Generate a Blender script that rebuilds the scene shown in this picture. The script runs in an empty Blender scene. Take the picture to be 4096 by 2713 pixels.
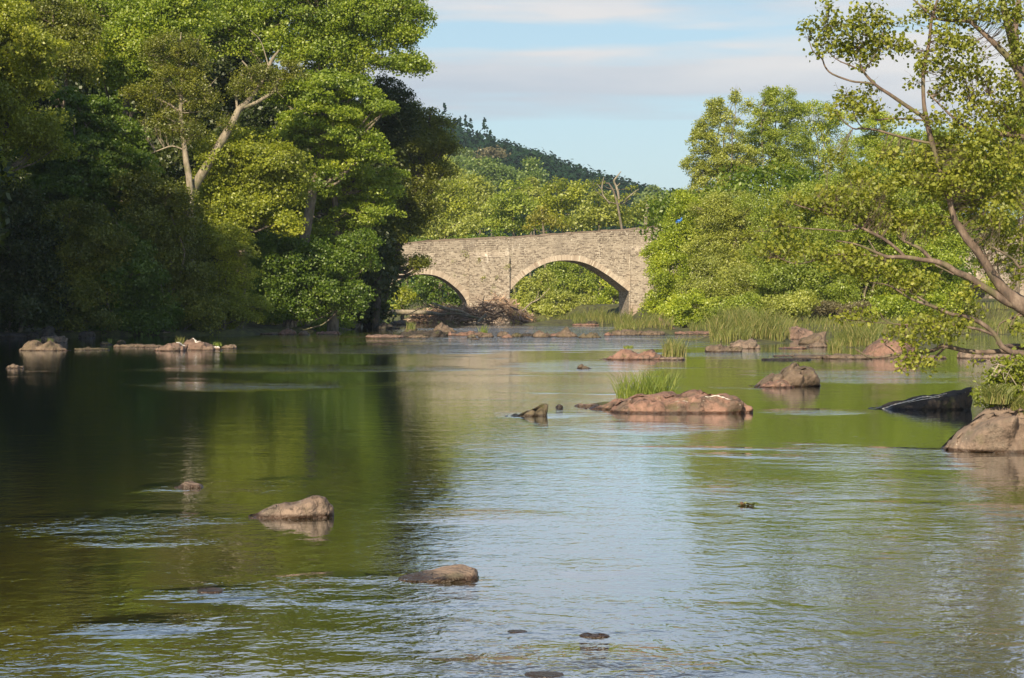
import bpy, math, random
import numpy as np
from mathutils import noise as mnoise, Vector

F = 7643.0; CX = 2048.0; CY = 1356.5; HZ = 1200.0; CAMH = 1.8
PIT = math.atan((CY-HZ)/F)
cP, sP = math.cos(PIT), math.sin(PIT)
sc = bpy.context.scene
COL = sc.collection

def ray(px, py):
    a = (px-CX)/F; b = (CY-py)/F
    return np.array([a, cP+b*sP, -sP+b*cP])
def at(px, py, Y):
    d = ray(px, py); return np.array([0, 0, CAMH]) + d*(Y/d[1])
def yw(py):
    d = ray(CX, py); return d[1]*(-CAMH/d[2])

# ------------------------------------------------------------------ tagging
def tag(o, label=None, cat=None, group=None, kind=None):
    if label: o['label'] = label
    if cat: o['category'] = cat
    if group: o['group'] = group
    if kind: o['kind'] = kind
    return o
def empty(name, loc, label, cat, group=None, rz=0.0):
    o = bpy.data.objects.new(name, None); COL.objects.link(o)
    o.empty_display_size = .2
    o.location = loc; o.rotation_euler = (0, 0, rz)
    return tag(o, label, cat, group)
def mesh_np(name, V, Fc, mat, parent=None, tint=None, smooth=False, loc=None):
    """V (n,3); Fc list of (m,k) int arrays of polygons with k corners"""
    me = bpy.data.meshes.new(name)
    if not isinstance(Fc, list): Fc = [Fc]
    Fc = [f for f in Fc if len(f)]
    V = np.asarray(V, dtype=np.float32)
    me.vertices.add(len(V)); me.vertices.foreach_set('co', V.ravel())
    nl = sum(f.size for f in Fc); npoly = sum(len(f) for f in Fc)
    me.loops.add(nl); me.polygons.add(npoly)
    me.loops.foreach_set('vertex_index', np.concatenate([f.ravel() for f in Fc]).astype(np.int32))
    st = []; off = 0
    for f in Fc:
        st.append(off + np.arange(len(f))*f.shape[1]); off += f.size
    me.polygons.foreach_set('loop_start', np.concatenate(st).astype(np.int32))
    me.update(calc_edges=True)
    me.polygons.foreach_set('use_smooth', np.full(npoly, bool(smooth)))
    if tint is not None:
        a = me.attributes.new('tint', 'FLOAT', 'FACE')
        a.data.foreach_set('value', np.asarray(tint, dtype=np.float32))
    if isinstance(mat, (list, tuple)):
        for m in mat: me.materials.append(m)
    elif mat: me.materials.append(mat)
    o = bpy.data.objects.new(name, me); COL.objects.link(o)
    if parent: o.parent = parent
    if loc is not None: o.location = loc
    return o

# ------------------------------------------------------------------ materials
class NT:
    def __init__(s, mat):
        s.t = mat.node_tree; s.n = s.t.nodes; s.l = s.t.links
    def node(s, typ, **kw):
        n = s.n.new(typ)
        for k, v in kw.items():
            if k.startswith('i_'):
                key = k[2:].replace('_', ' ')
                n.inputs[key].default_value = v
            else: setattr(n, k, v)
        return n
    def link(s, a, b): s.l.new(a, b)
    def ramp(s, fac, stops, interp='LINEAR'):
        r = s.n.new('ShaderNodeValToRGB'); r.color_ramp.interpolation = interp
        e = r.color_ramp.elements
        while len(e) < len(stops): e.new(.5)
        for i, (p, c) in enumerate(stops):
            e[i].position = p; e[i].color = (*c, 1) if len(c) == 3 else c
        s.link(fac, r.inputs[0]); return r.outputs[0]
    def mix(s, f, a, b, mode='MIX'):
        m = s.n.new('ShaderNodeMix'); m.data_type = 'RGBA'; m.blend_type = mode
        for val, i in ((f, 0), (a, 6), (b, 7)):
            if isinstance(val, (int, float)): m.inputs[i].default_value = val
            elif isinstance(val, tuple): m.inputs[i].default_value = (*val, 1) if len(val) == 3 else val
            else: s.link(val, m.inputs[i])
        return m.outputs[2]
    def math(s, op, a, b=None, c=None, clamp=False):
        m = s.n.new('ShaderNodeMath'); m.operation = op; m.use_clamp = clamp
        for val, i in ((a, 0), (b, 1), (c, 2)):
            if val is None: continue
            if isinstance(val, (int, float)): m.inputs[i].default_value = val
            else: s.link(val, m.inputs[i])
        return m.outputs[0]
    def noise(s, vec, scale, detail=3, rough=.55, dist=0):
        n = s.n.new('ShaderNodeTexNoise'); n.inputs['Scale'].default_value = scale
        n.inputs['Detail'].default_value = detail; n.inputs['Roughness'].default_value = rough
        n.inputs['Distortion'].default_value = dist
        if vec is not None: s.link(vec, n.inputs['Vector'])
        return n.outputs['Fac']
    def mapping(s, vec, scale=(1, 1, 1), loc=(0, 0, 0), rot=(0, 0, 0)):
        m = s.n.new('ShaderNodeMapping'); s.link(vec, m.inputs['Vector'])
        m.inputs['Scale'].default_value = scale; m.inputs['Location'].default_value = loc
        m.inputs['Rotation'].default_value = rot
        return m.outputs[0]
    def maprange(s, v, a, b, c=0., d=1.):
        m = s.n.new('ShaderNodeMapRange'); s.link(v, m.inputs[0])
        for i, x in enumerate((a, b, c, d)): m.inputs[1+i].default_value = x
        return m.outputs[0]

def newmat(name):
    m = bpy.data.materials.new(name); m.use_nodes = True
    m.node_tree.nodes.clear()
    t = NT(m); out = t.node('ShaderNodeOutputMaterial')
    return m, t, out

def leafmat(name, dark, mid, light, trans=.45, gloss=.06, rough=.5):
    m, t, out = newmat(name)
    at_ = t.node('ShaderNodeAttribute', attribute_name='tint')
    g = t.node('ShaderNodeNewGeometry')
    nz = t.noise(g.outputs['Position'], .45, 2)
    f = t.math('ADD', t.math('MULTIPLY', at_.outputs['Fac'], .62), t.math('MULTIPLY', nz, .38))
    col = t.ramp(f, [(.12, dark), (.5, mid), (.88, light)])
    tcol = t.mix(1.0, col, (1.25, 1.3, .45), 'MULTIPLY')
    d = t.node('ShaderNodeBsdfDiffuse'); t.link(col, d.inputs['Color'])
    tr = t.node('ShaderNodeBsdfTranslucent'); t.link(tcol, tr.inputs['Color'])
    gl = t.node('ShaderNodeBsdfGlossy'); gl.inputs['Roughness'].default_value = rough
    gl.inputs['Color'].default_value = (.8, .85, .75, 1)
    m1 = t.node('ShaderNodeMixShader'); m1.inputs[0].default_value = trans
    t.link(d.outputs[0], m1.inputs[1]); t.link(tr.outputs[0], m1.inputs[2])
    m2 = t.node('ShaderNodeMixShader'); m2.inputs[0].default_value = gloss
    t.link(m1.outputs[0], m2.inputs[1]); t.link(gl.outputs[0], m2.inputs[2])
    t.link(m2.outputs[0], out.inputs['Surface'])
    return m

def barkmat(name, c1, c2, c3, scale=6):
    m, t, out = newmat(name)
    tc = t.node('ShaderNodeTexCoord')
    n1 = t.noise(t.mapping(tc.outputs['Object'], (1, 1, .35)), scale, 5, .65)
    n2 = t.noise(tc.outputs['Object'], scale*.35, 3)
    col = t.ramp(n1, [(.3, c1), (.52, c2), (.72, c3)])
    col = t.mix(t.ramp(n2, [(.5, (0, 0, 0)), (.68, (.7, .7, .7))]), col, (.11, .12, .04))
    b = t.node('ShaderNodeBsdfPrincipled'); t.link(col, b.inputs['Base Color'])
    b.inputs['Roughness'].default_value = .85
    bp = t.node('ShaderNodeBump'); bp.inputs['Strength'].default_value = .6; bp.inputs['Distance'].default_value = .03
    t.link(n1, bp.inputs['Height']); t.link(bp.outputs[0], b.inputs['Normal'])
    t.link(b.outputs[0], out.inputs['Surface'])
    return m

def rockmat(name, base, base2, patch, lichen=(.42, .40, .33), moss=.3, wet=.042, scale=3.0):
    m, t, out = newmat(name)
    g = t.node('ShaderNodeNewGeometry'); pos = g.outputs['Position']
    n1 = t.noise(pos, scale, 6, .65, .3)
    n2 = t.noise(pos, scale*2.7, 5, .7)
    n3 = t.noise(t.mapping(pos, loc=(7, 3, 1)), scale*.8, 4, .6, .5)
    base = tuple(c*.72 for c in base); base2 = tuple(c*.74 for c in base2); patch = tuple(c*.7 for c in patch)
    col = t.ramp(n1, [(.32, base), (.62, base2)])
    col = t.mix(t.ramp(n3, [(.5, (0, 0, 0)), (.6, (1, 1, 1))]), col, patch)
    col = t.mix(t.math('MULTIPLY', t.ramp(n2, [(.52, (0, 0, 0)), (.62, (.85,)*3)]), t.ramp(t.noise(t.mapping(pos, loc=(2, 2, 8)), scale*.6, 4, .6), [(.46, (.1,)*3), (.56, (1,)*3)])), col, tuple(.33*c for c in base))
    vo = t.node('ShaderNodeTexVoronoi'); t.link(pos, vo.inputs['Vector']); vo.inputs['Scale'].default_value = scale*7
    sp = t.math('MULTIPLY', t.ramp(vo.outputs['Distance'], [(.12, (1,)*3), (.2, (0,)*3)]), t.ramp(t.noise(pos, scale*1.5), [(.54, (0,)*3), (.64, (1,)*3)]))
    col = t.mix(sp, col, lichen)
    mo = t.math('MULTIPLY', t.ramp(t.noise(t.mapping(pos, loc=(3, 9, 2)), scale*1.3, 4, .7), [(.55, (0,)*3), (.66, (1,)*3)]), moss)
    col = t.mix(mo, col, (.075, .085, .02))
    cr = t.node('ShaderNodeTexVoronoi', feature='DISTANCE_TO_EDGE'); cr.inputs['Scale'].default_value = scale*.3
    wv = t.node('ShaderNodeVectorMath', operation='ADD'); t.link(t.mapping(pos, (.8, .8, 1.7)), wv.inputs[0]); nc = t.node('ShaderNodeTexNoise'); nc.inputs['Scale'].default_value = scale; t.link(pos, nc.inputs['Vector']); t.link(nc.outputs['Color'], wv.inputs[1])
    t.link(wv.outputs[0], cr.inputs['Vector'])
    crk = t.math('MULTIPLY', t.ramp(cr.outputs['Distance'], [(.0, (.38,)*3), (.012, (0,)*3)]), t.ramp(n3, [(.44, (0,)*3), (.54, (1,)*3)]))
    col = t.mix(crk, col, tuple(.2*c for c in base))
    sep = t.node('ShaderNodeSeparateXYZ'); t.link(pos, sep.inputs[0])
    zz = t.math('ADD', sep.outputs['Z'], t.math('MULTIPLY', t.math('SUBTRACT', n2, .5), wet*.8))
    wf = t.maprange(zz, wet*.55, wet, 1, 0)
    col = t.mix(wf, col, t.mix(1.0, col, (.28, .22, .17), 'MULTIPLY'))
    b = t.node('ShaderNodeBsdfPrincipled'); t.link(col, b.inputs['Base Color'])
    t.link(t.math('SUBTRACT', .85, t.math('MULTIPLY', wf, .5)), b.inputs['Roughness'])
    bp = t.node('ShaderNodeBump'); bp.inputs['Strength'].default_value = 1; bp.inputs['Distance'].default_value = .10
    h = t.math('ADD', t.math('MULTIPLY', n1, .6), t.math('MULTIPLY', n2, .55))
    h = t.math('SUBTRACT', h, t.math('MULTIPLY', crk, .3))
    t.link(h, bp.inputs['Height']); t.link(bp.outputs[0], b.inputs['Normal'])
    t.link(b.outputs[0], out.inputs['Surface'])
    return m

def simplemat(name, c1, c2, scale=3, rough=.9, gl=.0):
    m, t, out = newmat(name)
    g = t.node('ShaderNodeNewGeometry')
    n1 = t.noise(g.outputs['Position'], scale, 5, .65)
    b = t.node('ShaderNodeBsdfPrincipled'); t.link(t.ramp(n1, [(.35, c1), (.65, c2)]), b.inputs['Base Color'])
    b.inputs['Roughness'].default_value = rough
    t.link(b.outputs[0], out.inputs['Surface']); return m

def tintmat(name, stops, rough=.8, trans=0.):
    m, t, out = newmat(name)
    a = t.node('ShaderNodeAttribute', attribute_name='tint')
    col = t.ramp(a.outputs['Fac'], stops)
    b = t.node('ShaderNodeBsdfPrincipled'); t.link(col, b.inputs['Base Color']); b.inputs['Roughness'].default_value = rough
    if trans:
        tr = t.node('ShaderNodeBsdfTranslucent'); t.link(col, tr.inputs['Color'])
        mm = t.node('ShaderNodeMixShader'); mm.inputs[0].default_value = trans
        t.link(b.outputs[0], mm.inputs[1]); t.link(tr.outputs[0], mm.inputs[2]); t.link(mm.outputs[0], out.inputs['Surface'])
    else: t.link(b.outputs[0], out.inputs['Surface'])
    return m

L = {
 'ash':    leafmat('ash_leaf', (0.095, 0.158, 0.010), (0.231, 0.319, 0.019), (0.432, 0.479, 0.030)),
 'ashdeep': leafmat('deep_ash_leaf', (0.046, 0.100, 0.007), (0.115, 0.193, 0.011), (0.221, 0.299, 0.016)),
 'olive':  leafmat('alder_leaf', (0.121, 0.153, 0.015), (0.302, 0.349, 0.027), (0.521, 0.535, 0.044)),
 'dull':   leafmat('dull_olive_leaf', (0.072, 0.091, 0.009), (0.154, 0.182, 0.014), (0.310, 0.319, 0.024)),
 'shade':  leafmat('dark_shade_leaf', (0.019, 0.035, 0.004), (0.043, 0.069, 0.005), (0.093, 0.113, 0.008)),  # shade inside the woods is put into this darker leaf colour
 'bank':   leafmat('bank_leaf', (0.130, 0.185, 0.022), (0.283, 0.359, 0.039), (0.470, 0.509, 0.060)),
 'willow': leafmat('willow_leaf', (0.165, 0.204, 0.035), (0.344, 0.383, 0.068), (0.522, 0.543, 0.104)),
 'hazel':  leafmat('hazel_leaf', (0.130, 0.200, 0.016), (0.326, 0.408, 0.028), (0.553, 0.582, 0.043)),
 'alder':  leafmat('near_alder_leaf', (0.108, 0.126, 0.017), (0.237, 0.270, 0.033), (0.395, 0.396, 0.059), trans=.42, gloss=.035, rough=.5),
 'vivid':  leafmat('vivid_leaf', (0.146, 0.161, 0.016), (0.292, 0.282, 0.023), (0.438, 0.376, 0.030)),
 'yellow': leafmat('yellow_green_leaf', (0.146, 0.190, 0.014), (0.249, 0.293, 0.022), (0.351, 0.381, 0.037)),
 'pale':   leafmat('pale_conifer_leaf', (0.110, 0.165, 0.046), (0.201, 0.275, 0.070), (0.293, 0.366, 0.093)),
 'brown':  leafmat('purple_brown_leaf', (0.110, 0.101, 0.055), (0.183, 0.156, 0.078), (0.256, 0.220, 0.109)),
 'far':    leafmat('far_wood_shade_leaf', (0.008, 0.023, 0.012), (0.016, 0.041, 0.019), (0.031, 0.063, 0.027), trans=.2, gloss=.0),  # cloud shadow over the hill is put into this very dark leaf colour
 'fargreen': leafmat('far_green_leaf', (0.079, 0.139, 0.030), (0.160, 0.243, 0.046), (0.265, 0.336, 0.062)),
}
BARK = barkmat('grey_bark', (.07, .055, .042), (.17, .14, .105), (.30, .26, .20))
BARKPALE = barkmat('pale_bark', (.13, .11, .08), (.28, .24, .18), (.42, .37, .28))
BARKA = barkmat('alder_bark', (.05, .038, .03), (.145, .105, .08), (.27, .21, .165), 9)
BARKD = barkmat('dark_bark', (.03, .025, .02), (.07, .058, .045), (.13, .11, .09))
ROCK = {
 'pink': rockmat('pink_sandstone', (.22, .125, .092), (.40, .235, .175), (.20, .14, .105), moss=.45),
 'brown': rockmat('brown_sandstone', (.14, .10, .07), (.27, .20, .145), (.20, .15, .10), moss=.5),
 'grey': rockmat('grey_sandstone', (.20, .145, .11), (.36, .265, .20), (.24, .19, .145), moss=.25),
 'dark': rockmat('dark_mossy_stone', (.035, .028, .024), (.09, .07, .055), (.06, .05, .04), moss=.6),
 'mossy': rockmat('mossy_stone', (.10, .08, .05), (.20, .16, .10), (.09, .085, .03), moss=.9),
 'guano': rockmat('white_streaked_stone', (.20, .13, .10), (.33, .22, .17), (.24, .17, .13), lichen=(.65, .62, .58), moss=.3),
}
STREAK = simplemat('bird_dropping_white', (.55, .52, .47), (.72, .70, .66), 9)
GRASS = tintmat('grass_blade', [(0, (.06, .09, .018)), (.45, (.14, .18, .035)), (.8, (.26, .26, .07)), (1, (.40, .34, .15))], .6, .35)
GRASSG = tintmat('green_grass_blade', [(0, (.08, .14, .02)), (.5, (.18, .25, .035)), (1, (.33, .36, .07))], .6, .35)
DRIFT = tintmat('driftwood_stick', [(0, (.19, .125, .085)), (.5, (.42, .30, .22)), (.85, (.58, .45, .34)), (1, (.66, .40, .19))])

# ------------------------------------------------------------------ light, sky, camera
SUN_AZ = math.radians(17); SUN_EL = math.radians(34)
SDIR = np.array([-math.sin(SUN_AZ)*math.cos(SUN_EL), -math.cos(SUN_AZ)*math.cos(SUN_EL), math.sin(SUN_EL)])
def setup_world():
    w = bpy.data.worlds.new('World'); sc.world = w; w.use_nodes = True
    t = NT(w); t.n.clear()
    out = t.node('ShaderNodeOutputWorld'); bg = t.node('ShaderNodeBackground')
    bg.inputs['Strength'].default_value = .075
    sky = t.node('ShaderNodeTexSky', sky_type='NISHITA')
    sky.sun_disc = False; sky.sun_elevation = SUN_EL
    # azimuth measured so the sky's sun sits at SDIR
    sky.sun_rotation = math.atan2(SDIR[0], SDIR[1])
    sky.air_density = 1.1; sky.dust_density = .7; sky.ozone_density = 1.6
    tc = t.node('ShaderNodeTexCoord'); sep = t.node('ShaderNodeSeparateXYZ'); t.link(tc.outputs['Generated'], sep.inputs[0])
    # direction -> (azimuth, elevation)
    az = t.math('ARCTAN2', sep.outputs['X'], sep.outputs['Y'])
    el = sep.outputs['Z']
    comb = t.node('ShaderNodeCombineXYZ')
    t.link(t.math('MULTIPLY', az, 6.0), comb.inputs[0]); t.link(t.math('MULTIPLY', el, 38.0), comb.inputs[1])
    n1 = t.noise(t.mapping(comb.outputs[0], (1, 1, 1), (4.1, 2.3, 0)), .62, 5, .52, .25)
    n2 = t.noise(t.mapping(comb.outputs[0], (1, 2.2, 1), (1, 8, 0)), .9, 3, .5, .2)
    # layered banks of cloud low over the valley, the top one added to brighten the water; positions are elevations above the horizon
    band1 = t.ramp(el, [(.082, (0,)*3), (.094, (.75,)*3), (.108, (.85,)*3), (.118, (1,)*3), (.126, (.35,)*3), (.137, (0,)*3), (.147, (.3,)*3), (.165, (.9,)*3), (.23, (.6,)*3), (.32, (.1,)*3), (.5, (.0,)*3)])
    c = t.math('ADD', t.math('MULTIPLY', band1, .55), t.math('SUBTRACT', t.math('ADD', t.math('MULTIPLY', n1, 1.35), t.math('MULTIPLY', n2, .6)), .93))
    mask = t.ramp(c, [(.18, (0,)*3), (.40, (.88,)*3)])
    lit = t.mix(t.maprange(el, .15, .24, 0, 1), t.ramp(n1, [(.38, (5.0, 5.4, 6.1)), (.62, (7.6, 7.2, 7.0))]), t.ramp(n1, [(.35, (5.6, 7.2, 9.6)), (.65, (9.6, 10.4, 12.0))]))
    base = t.mix(t.maprange(el, .15, .45, .30, .0), sky.outputs[0], (4.2, 6.8, 8.6))
    base = t.mix(t.maprange(el, .0, .35, .35, 0), base, (5.0, 6.9, 8.0))
    t.link(t.mix(mask, base, lit), bg.inputs['Color'])
    t.link(bg.outputs[0], out.inputs['Surface'])
    ld = bpy.data.lights.new('sun', 'SUN'); ld.energy = 5.0; ld.angle = math.radians(.6); ld.color = (1, .83, .59)
    lo = bpy.data.objects.new('sun', ld); COL.objects.link(lo)
    lo.rotation_euler = Vector(SDIR).to_track_quat('Z', 'Y').to_euler()
    lo.location = (0, 0, 60)
    cd = bpy.data.cameras.new('camera'); co = bpy.data.objects.new('camera', cd); COL.objects.link(co)
    cd.sensor_width = 36; cd.lens = 36*F/4096; cd.clip_start = .1; cd.clip_end = 6000
    co.location = (0, 0, CAMH); co.rotation_euler = (math.pi/2-PIT, 0, 0)
    sc.camera = co
    vs = sc.view_settings; vs.view_transform = 'Standard'; vs.look = 'None'; vs.exposure = .6; vs.gamma = 1
    cy = sc.cycles; cy.max_bounces = 6; cy.diffuse_bounces = 3; cy.glossy_bounces = 3; cy.transmission_bounces = 3
    cy.transparent_max_bounces = 4; cy.volume_bounces = 0
setup_world()

# ------------------------------------------------------------------ terrain
XL = [(-60, -34), (60, -31), (80, -28.5), (91, -27), (95, -24), (97.5, -17), (99.5, -13.8), (112, -11.8), (125, -12), (140, -12), (150, -11), (170, -12), (185, -14), (205, -30), (260, -60)]
XR = [(-60, 5.5), (18, 5.8), (24, 7.2), (30, 9), (45, 17), (60, 26), (80, 34), (103, 36), (111, 12.5), (120, 9.5), (150, 9.6), (165, 10), (180, 4), (205, -12), (260, -50)]
BARS = [  # gravel bars that carry the grass: x, y, rx, ry, height
 (7.5, 104, 3.2, 7, .55), (10.2, 84, 2.6, 8, .5), (14.5, 74, 2.6, 5, .5), (16, 100, 6, 9, .6),
 (24, 104, 6, 8, .45), (5.5, 142, 6, 7, .4), (32.5, 88, 5, 6, .4), (13, 110, 5, 6, .5), (1.9, 32.9, .9, .6, .1), (10.6, 27.5, 2.4, 2.6, .9)]
BARS = [(a, b, c*.8, d*.62, e*.75) if c > 2 else (a, b, c, d, e) for a, b, c, d, e in BARS]
_xl = np.array(XL, float); _xr = np.array(XR, float)
def smooth(t): t = np.clip(t, 0, 1); return t*t*(3-2*t)
def H(x, y):
    x = np.asarray(x, float); y = np.asarray(y, float)
    xl = np.interp(y, _xl[:, 0], _xl[:, 1]); xr = np.interp(y, _xr[:, 0], _xr[:, 1])
    wob = .5*np.sin(y*.7)+.35*np.sin(y*1.9+1)
    dl = (xl+wob) - x; dr = x-(xr+wob)
    d = np.maximum(dl, dr)
    z = np.where(d < 0, np.maximum(-1.2, d*.35), np.minimum(d*.9, 1.3) + np.clip(d-2, 0, 60)*.02)
    z = np.where(dl > 0, np.minimum(dl*.9, .22)+np.clip(np.minimum(dl-3, np.maximum(y-103, 0)*.6+np.maximum(-31-x, 0)), 0, 30)*.28, z)
    for bx, by, rx, ry, h in BARS:
        q = ((x-bx)/rx)**2+((y-by)/ry)**2
        z = np.maximum(z, h*(1-q)*1.2)
    return z
GROUND = simplemat('bank_soil', (.03, .027, .016), (.10, .11, .03), 2.2)
def build_ground():
    xs = np.unique(np.concatenate([np.arange(-60, 61, .8), np.linspace(-1500, -60, 20), np.linspace(60, 1500, 20)]))
    ys = np.unique(np.concatenate([np.arange(-20, 240, .8), np.linspace(-400, -20, 8), np.linspace(240, 3000, 24)]))
    X, Yg = np.meshgrid(xs, ys); Z = H(X, Yg)
    Z = Z + np.where(Z > 0.1, .08*np.sin(X*2.1+Yg*1.3)*np.sin(Yg*1.7), 0)
    V = np.stack([X, Yg, Z], -1).reshape(-1, 3)
    nx, ny = len(xs), len(ys)
    i = np.arange(nx*ny).reshape(ny, nx)
    Fq = np.stack([i[:-1, :-1], i[:-1, 1:], i[1:, 1:], i[1:, :-1]], -1).reshape(-1, 4)
    tag(mesh_np('ground', V, Fq, GROUND, smooth=True), kind='structure')
build_ground()

SKY_P = [(-900, 230), (1000, 330), (1560, 445), (1750, 495), (1900, 545), (2100, 595), (2200, 625), (2300, 665), (2450, 712), (2560, 742), (2720, 765), (3000, 800), (4096, 880), (5200, 960)]
_sk = np.array(SKY_P, float)
def hillz(x, y):
    px = CX + x/np.maximum(y, 1)*F
    zr = CAMH + (HZ-np.interp(px, _sk[:, 0], _sk[:, 1]))/F*760 - 12.5
    up = smooth((y-330)/(760-330))
    return -1.5 + (zr+1.5)*np.where(y < 760, up, 1-.4*smooth((y-760)/500))
def build_hill():
    xs = np.linspace(-420, 420, 90); ys = np.linspace(330, 1250, 60)
    X, Yg = np.meshgrid(xs, ys); Z = hillz(X, Yg)
    V = np.stack([X, Yg, Z], -1).reshape(-1, 3)
    i = np.arange(len(V)).reshape(len(ys), len(xs))
    Fq = np.stack([i[:-1, :-1], i[:-1, 1:], i[1:, 1:], i[1:, :-1]], -1).reshape(-1, 4)
    tag(mesh_np('hill', V, Fq, simplemat('hill_floor', (.02, .03, .012), (.04, .055, .02), .05), smooth=True), kind='structure')
build_hill()

# ------------------------------------------------------------------ water
def watermat():
    m, t, out = newmat('river_water')
    g = t.node('ShaderNodeNewGeometry'); pos = g.outputs['Position']
    sep = t.node('ShaderNodeSeparateXYZ'); t.link(pos, sep.inputs[0]); y = sep.outputs['Y']
    at_ = t.node('ShaderNodeAttribute', attribute_name='ripple'); amp = at_.outputs['Fac']
    ripA = t.noise(t.mapping(pos, (1.0, .95, 1), rot=(0, 0, .15)), 4.6, 3, .55, .5)
    ripB = t.noise(t.mapping(pos, (1.0, 1.1, 1), rot=(0, 0, -.25)), 12.0, 2, .5, .4)
    big = t.noise(t.mapping(pos, (.8, 1.2, 1)), 1.2, 2, .5, .3)
    h = t.math('ADD', t.math('MULTIPLY', ripA, .05), t.math('ADD', t.math('MULTIPLY', ripB, .016), t.math('MULTIPLY', big, .05)))
    h = t.math('MULTIPLY', h, amp)
    bp = t.node('ShaderNodeBump'); bp.inputs['Strength'].default_value = 1.0; bp.inputs['Distance'].default_value = .8
    t.link(h, bp.inputs['Height'])
    col = t.ramp(t.noise(t.mapping(pos, (.25, .5, 1)), 1, 4, .6), [(.35, (.026, .021, .004)), (.7, (.075, .052, .010))])
    d = t.node('ShaderNodeBsdfDiffuse'); t.link(col, d.inputs['Color'])
    gl = t.node('ShaderNodeBsdfGlossy'); gl.inputs['Roughness'].default_value = .035; gl.inputs['Color'].default_value = (.90, .95, 1, 1)
    fr = t.node('ShaderNodeFresnel'); fr.inputs['IOR'].default_value = 1.45
    t.link(bp.outputs[0], fr.inputs['Normal']); t.link(bp.outputs[0], gl.inputs['Normal'])
    mx = t.node('ShaderNodeMixShader'); t.link(t.math('MULTIPLY', fr.outputs[0], 1.55, clamp=True), mx.inputs[0])
    t.link(d.outputs[0], mx.inputs[1]); t.link(gl.outputs[0], mx.inputs[2]); t.link(mx.outputs[0], out.inputs['Surface'])
    return m
RIFFLES = [  # patches of broken water on the river surface, by the water they cover: left, right, far, near edge, strength
 (560, 1560, 1522, 1560, 1.1), (560, 1900, 1462, 1492, .5), (900, 2100, 1385, 1420, .7), (1450, 2750, 1305, 1400, 1.7), (900, 1500, 1336, 1380, .6), (2000, 2600, 1440, 1490, .35),
 (0, 1050, 2040, 2140, .45), (250, 900, 2130, 2190, .35), (980, 1260, 1905, 1975, .22), (560, 800, 1930, 1975, .3), (700, 1000, 2350, 2400, .5), (1400, 2300, 2030, 2100, .3),
 (1100, 4300, 2400, 2760, .30), (900, 2000, 2280, 2420, .42), (1700, 2900, 2590, 2760, .6), (200, 900, 2450, 2560, .4), (2150, 2550, 2240, 2300, .2),
 (2900, 4096, 1790, 1880, .6), (3000, 3900, 1480, 1535, .5), (2750, 3500, 1900, 2080, .34), (3000, 3500, 1635, 1665, .55), (3300, 4000, 1880, 2000, .3), (2300, 2900, 1690, 1740, .3),
 (2600, 3400, 1405, 1440, .4), (2000, 2400, 1640, 1670, .4), (3000, 4000, 2050, 2400, .22)]
def build_water():
    xs = np.unique(np.concatenate([np.linspace(-75, -30, 8), np.arange(-30, 34, .22), np.linspace(34, 62, 8)]))
    ys = [-30, -15, -5, 0, 3, 5]; y = 7.
    while y < 290: ys.append(y); y += max(.12, y*y/13757*3.2)
    ys = np.array(ys)
    X, Yg = np.meshgrid(xs, ys)
    A = np.zeros_like(X)
    Ys = np.maximum(Yg, 5); PX = CX+X/Ys*F
    def fbm(ax, ay, o):
        v = np.zeros_like(X); amp = 1; tot = 0
        for k in range(4):
            for m in range(3):
                ph = o*7.3+k*3.1+m*2.2; an = (m-1)*.5
                v += amp*np.sin((X*math.cos(an)*ax*(1.+.3*m)+Yg*ay*(1-.22*m)*math.cos(an)+1.6*np.sin(X*ax*.6+ph)+1.3*np.sin(Yg*ay*.47+ph*1.7))*2**k+ph); tot += amp*.5
            amp *= .6
        return v/tot
    n1 = fbm(.16, .9, 1); n2 = fbm(.5, 2.1, 2)
    A += .075 + .11*smooth((24-Ys)/16)*smooth((PX-900)/1400) + .05*smooth((n1+.1)*.8) + .28*smooth((n1*.6+n2*.5-.62)/.5)
    for l, r, a, b, st in RIFFLES:
        y1, y0 = yw(a), yw(b); yc = (y0+y1)/2; hy = (y1-y0)/2; xc = ((l+r)/2-CX)/F*yc; hx = (r-l)/2/F*yc
        q = np.maximum(np.abs((X-xc)/hx)**2, 0)+((Yg-yc)/hy)**2+.55*n2+.5*n1
        st = st*(1+2.4*float(smooth((yc-30)/40)))
        A += st*smooth((1.3-q)/1.3)*(.4+.6*smooth(n2*.6+.5))
    A = np.clip(A, 0, 3)
    V = np.stack([X, Yg, np.zeros_like(X)], -1).reshape(-1, 3)
    i = np.arange(len(V)).reshape(len(ys), len(xs))
    Fq = np.stack([i[:-1, :-1], i[:-1, 1:], i[1:, 1:], i[1:, :-1]], -1).reshape(-1, 4)
    o = mesh_np('river_water', V, Fq, watermat())
    at_ = o.data.attributes.new('ripple', 'FLOAT', 'POINT'); at_.data.foreach_set('value', A.ravel().astype(np.float32))
    tag(o, kind='structure')
build_water()

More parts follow.
